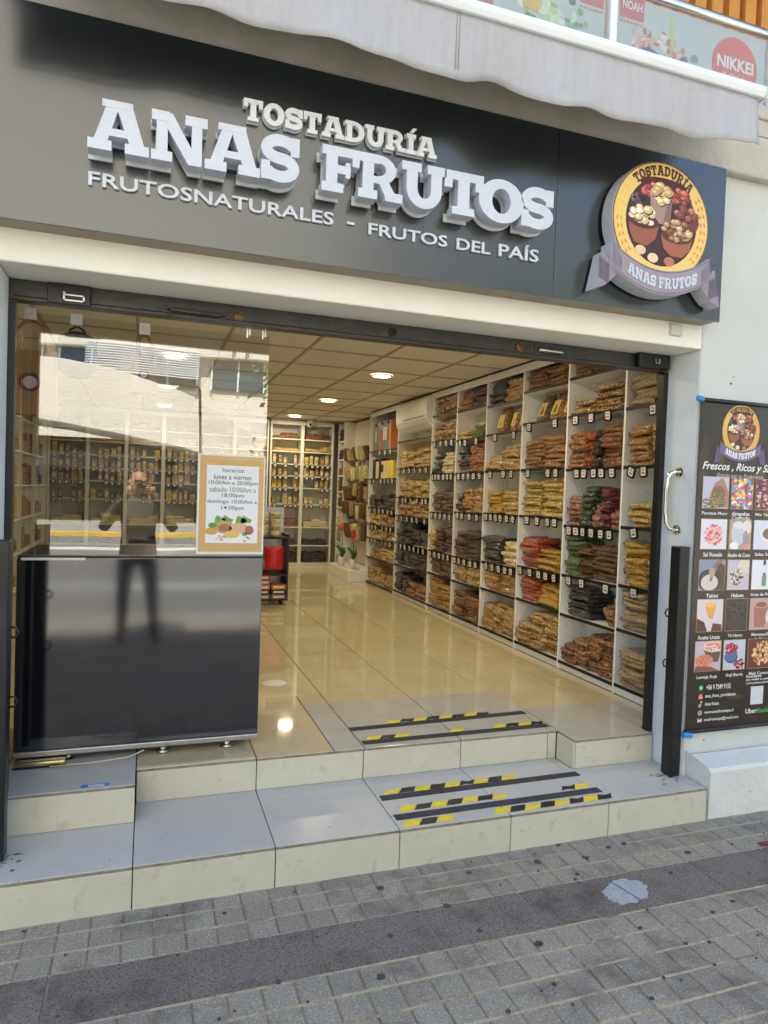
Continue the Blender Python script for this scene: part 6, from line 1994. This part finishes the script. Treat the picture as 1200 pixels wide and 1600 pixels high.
Eg = [(0, 1), (1, 2), (2, 3), (3, 4), (4, 5), (5, 6), (0, 7), (7, 8), (8, 9), (9, 10), (0, 11), (11, 12), (12, 13), (13, 14), (3, 15), (15, 16), (16, 17), (17, 18), (3, 19), (19, 20), (20, 21), (21, 22)]
Rd = [(.17, .12), (.15, .11), (.18, .12), (.12, .09), .055, (.075, .09), (.07, .085), .09, .062, .045, .038, .09, .062, .045, .038, .07, .05, .036, .03, .07, .05, .036, .03]
body = skin_body('body', V, Eg, Rd, 'cloth_dark', pe)
hd = MB()
prof = [(.0, -.115), (.045, -.10), (.066, -.06), (.076, 0), (.078, .05), (.062, .095), (.03, .118), (.0, .122)]
nn = 14
vs = []
for r_, z in prof:
    for k in range(nn):
        a = 2 * math.pi * k / nn
        yy = math.sin(a) * r_ * 1.18
        if abs(math.sin(a) - 1) < .1 and -.04 < z < .03:
            yy += .018
        vs.append((math.cos(a) * r_, .055 + yy, 1.655 + z))
hd.add(vs, [(i * nn + k, i * nn + (k + 1) % nn, (i + 1) * nn + (k + 1) % nn, (i + 1) * nn + k) for i in range(len(prof) - 1) for k in range(nn)])
for s_ in (-1, 1):
    hd.lathe(s_ * .08, .05, [(.008, 1.63), (.016, 1.65), (.016, 1.67), (.008, 1.685)], 8)
hd.v = [(x, y, z - .142) for x, y, z in hd.v]
hd.build('head', 'skin', pe, smooth=True)
hr = MB()
vs = []
for r_, z in [(.082, .02), (.086, .05), (.07, .1), (.036, .126), (.0, .13)]:
    for k in range(nn):
        a = 2 * math.pi * k / nn
        vs.append((math.cos(a) * r_, .048 + math.sin(a) * r_ * 1.2 - .012, 1.655 + z - (.05 if math.sin(a) < -.3 and z < .03 else 0)))
hr.add(vs, [(i * nn + k, i * nn + (k + 1) % nn, (i + 1) * nn + (k + 1) % nn, (i + 1) * nn + k) for i in range(4) for k in range(nn)])
hr.v = [(x, y, z - .142) for x, y, z in hr.v]
hr.build('hair', 'hair', pe, smooth=True)
for s_ in (-1, 1):
    b = MB(); b.lathe(s_ * .028, .143, [(.004, 1.668), (.011, 1.675), (.004, 1.682)], 8); b.v = [(x, y, z - .142) for x, y, z in b.v]; b.build('eye', 'plastic_white', pe)
b = MB(); b.box(-.022, .022, .128, .138, 1.456, 1.462); b.build('mouth', 'petal_red', pe)
for s_ in (-1, 1):
    hx = .018 + s_ * .085
    fing = MB()
    fing.lathe(hx, .385, [(.022, 1.40), (.036, 1.43), (.036, 1.475), (.02, 1.49)], 10)
    for q in range(4):
        z = 1.49 - q * .021
        fing.tube([(hx, .395, z), (hx - s_ * .018, .428, z + .002), (hx - s_ * .034, .424, z + .003), (hx - s_ * .046, .412, z + .003)], [.010, .009, .0085, .007], 8)
    fing.tube([(hx, .375, 1.44), (hx - s_ * .026, .370, 1.47), (hx - s_ * .038, .378, 1.492)], [.011, .010, .008], 8)
    fing.build('hand', 'skin', pe, smooth=True)
ph = MB(); ph.box(-.12, .04, -.022, -.013, 1.462, 1.538)
tag(ph.build('phone', 'phone', bev=.006, seg=3), 'black phone held up by the person', 'phone')

bpy.data.objects.remove(_tmpo)
bpy.data.curves.remove(_tmpc)
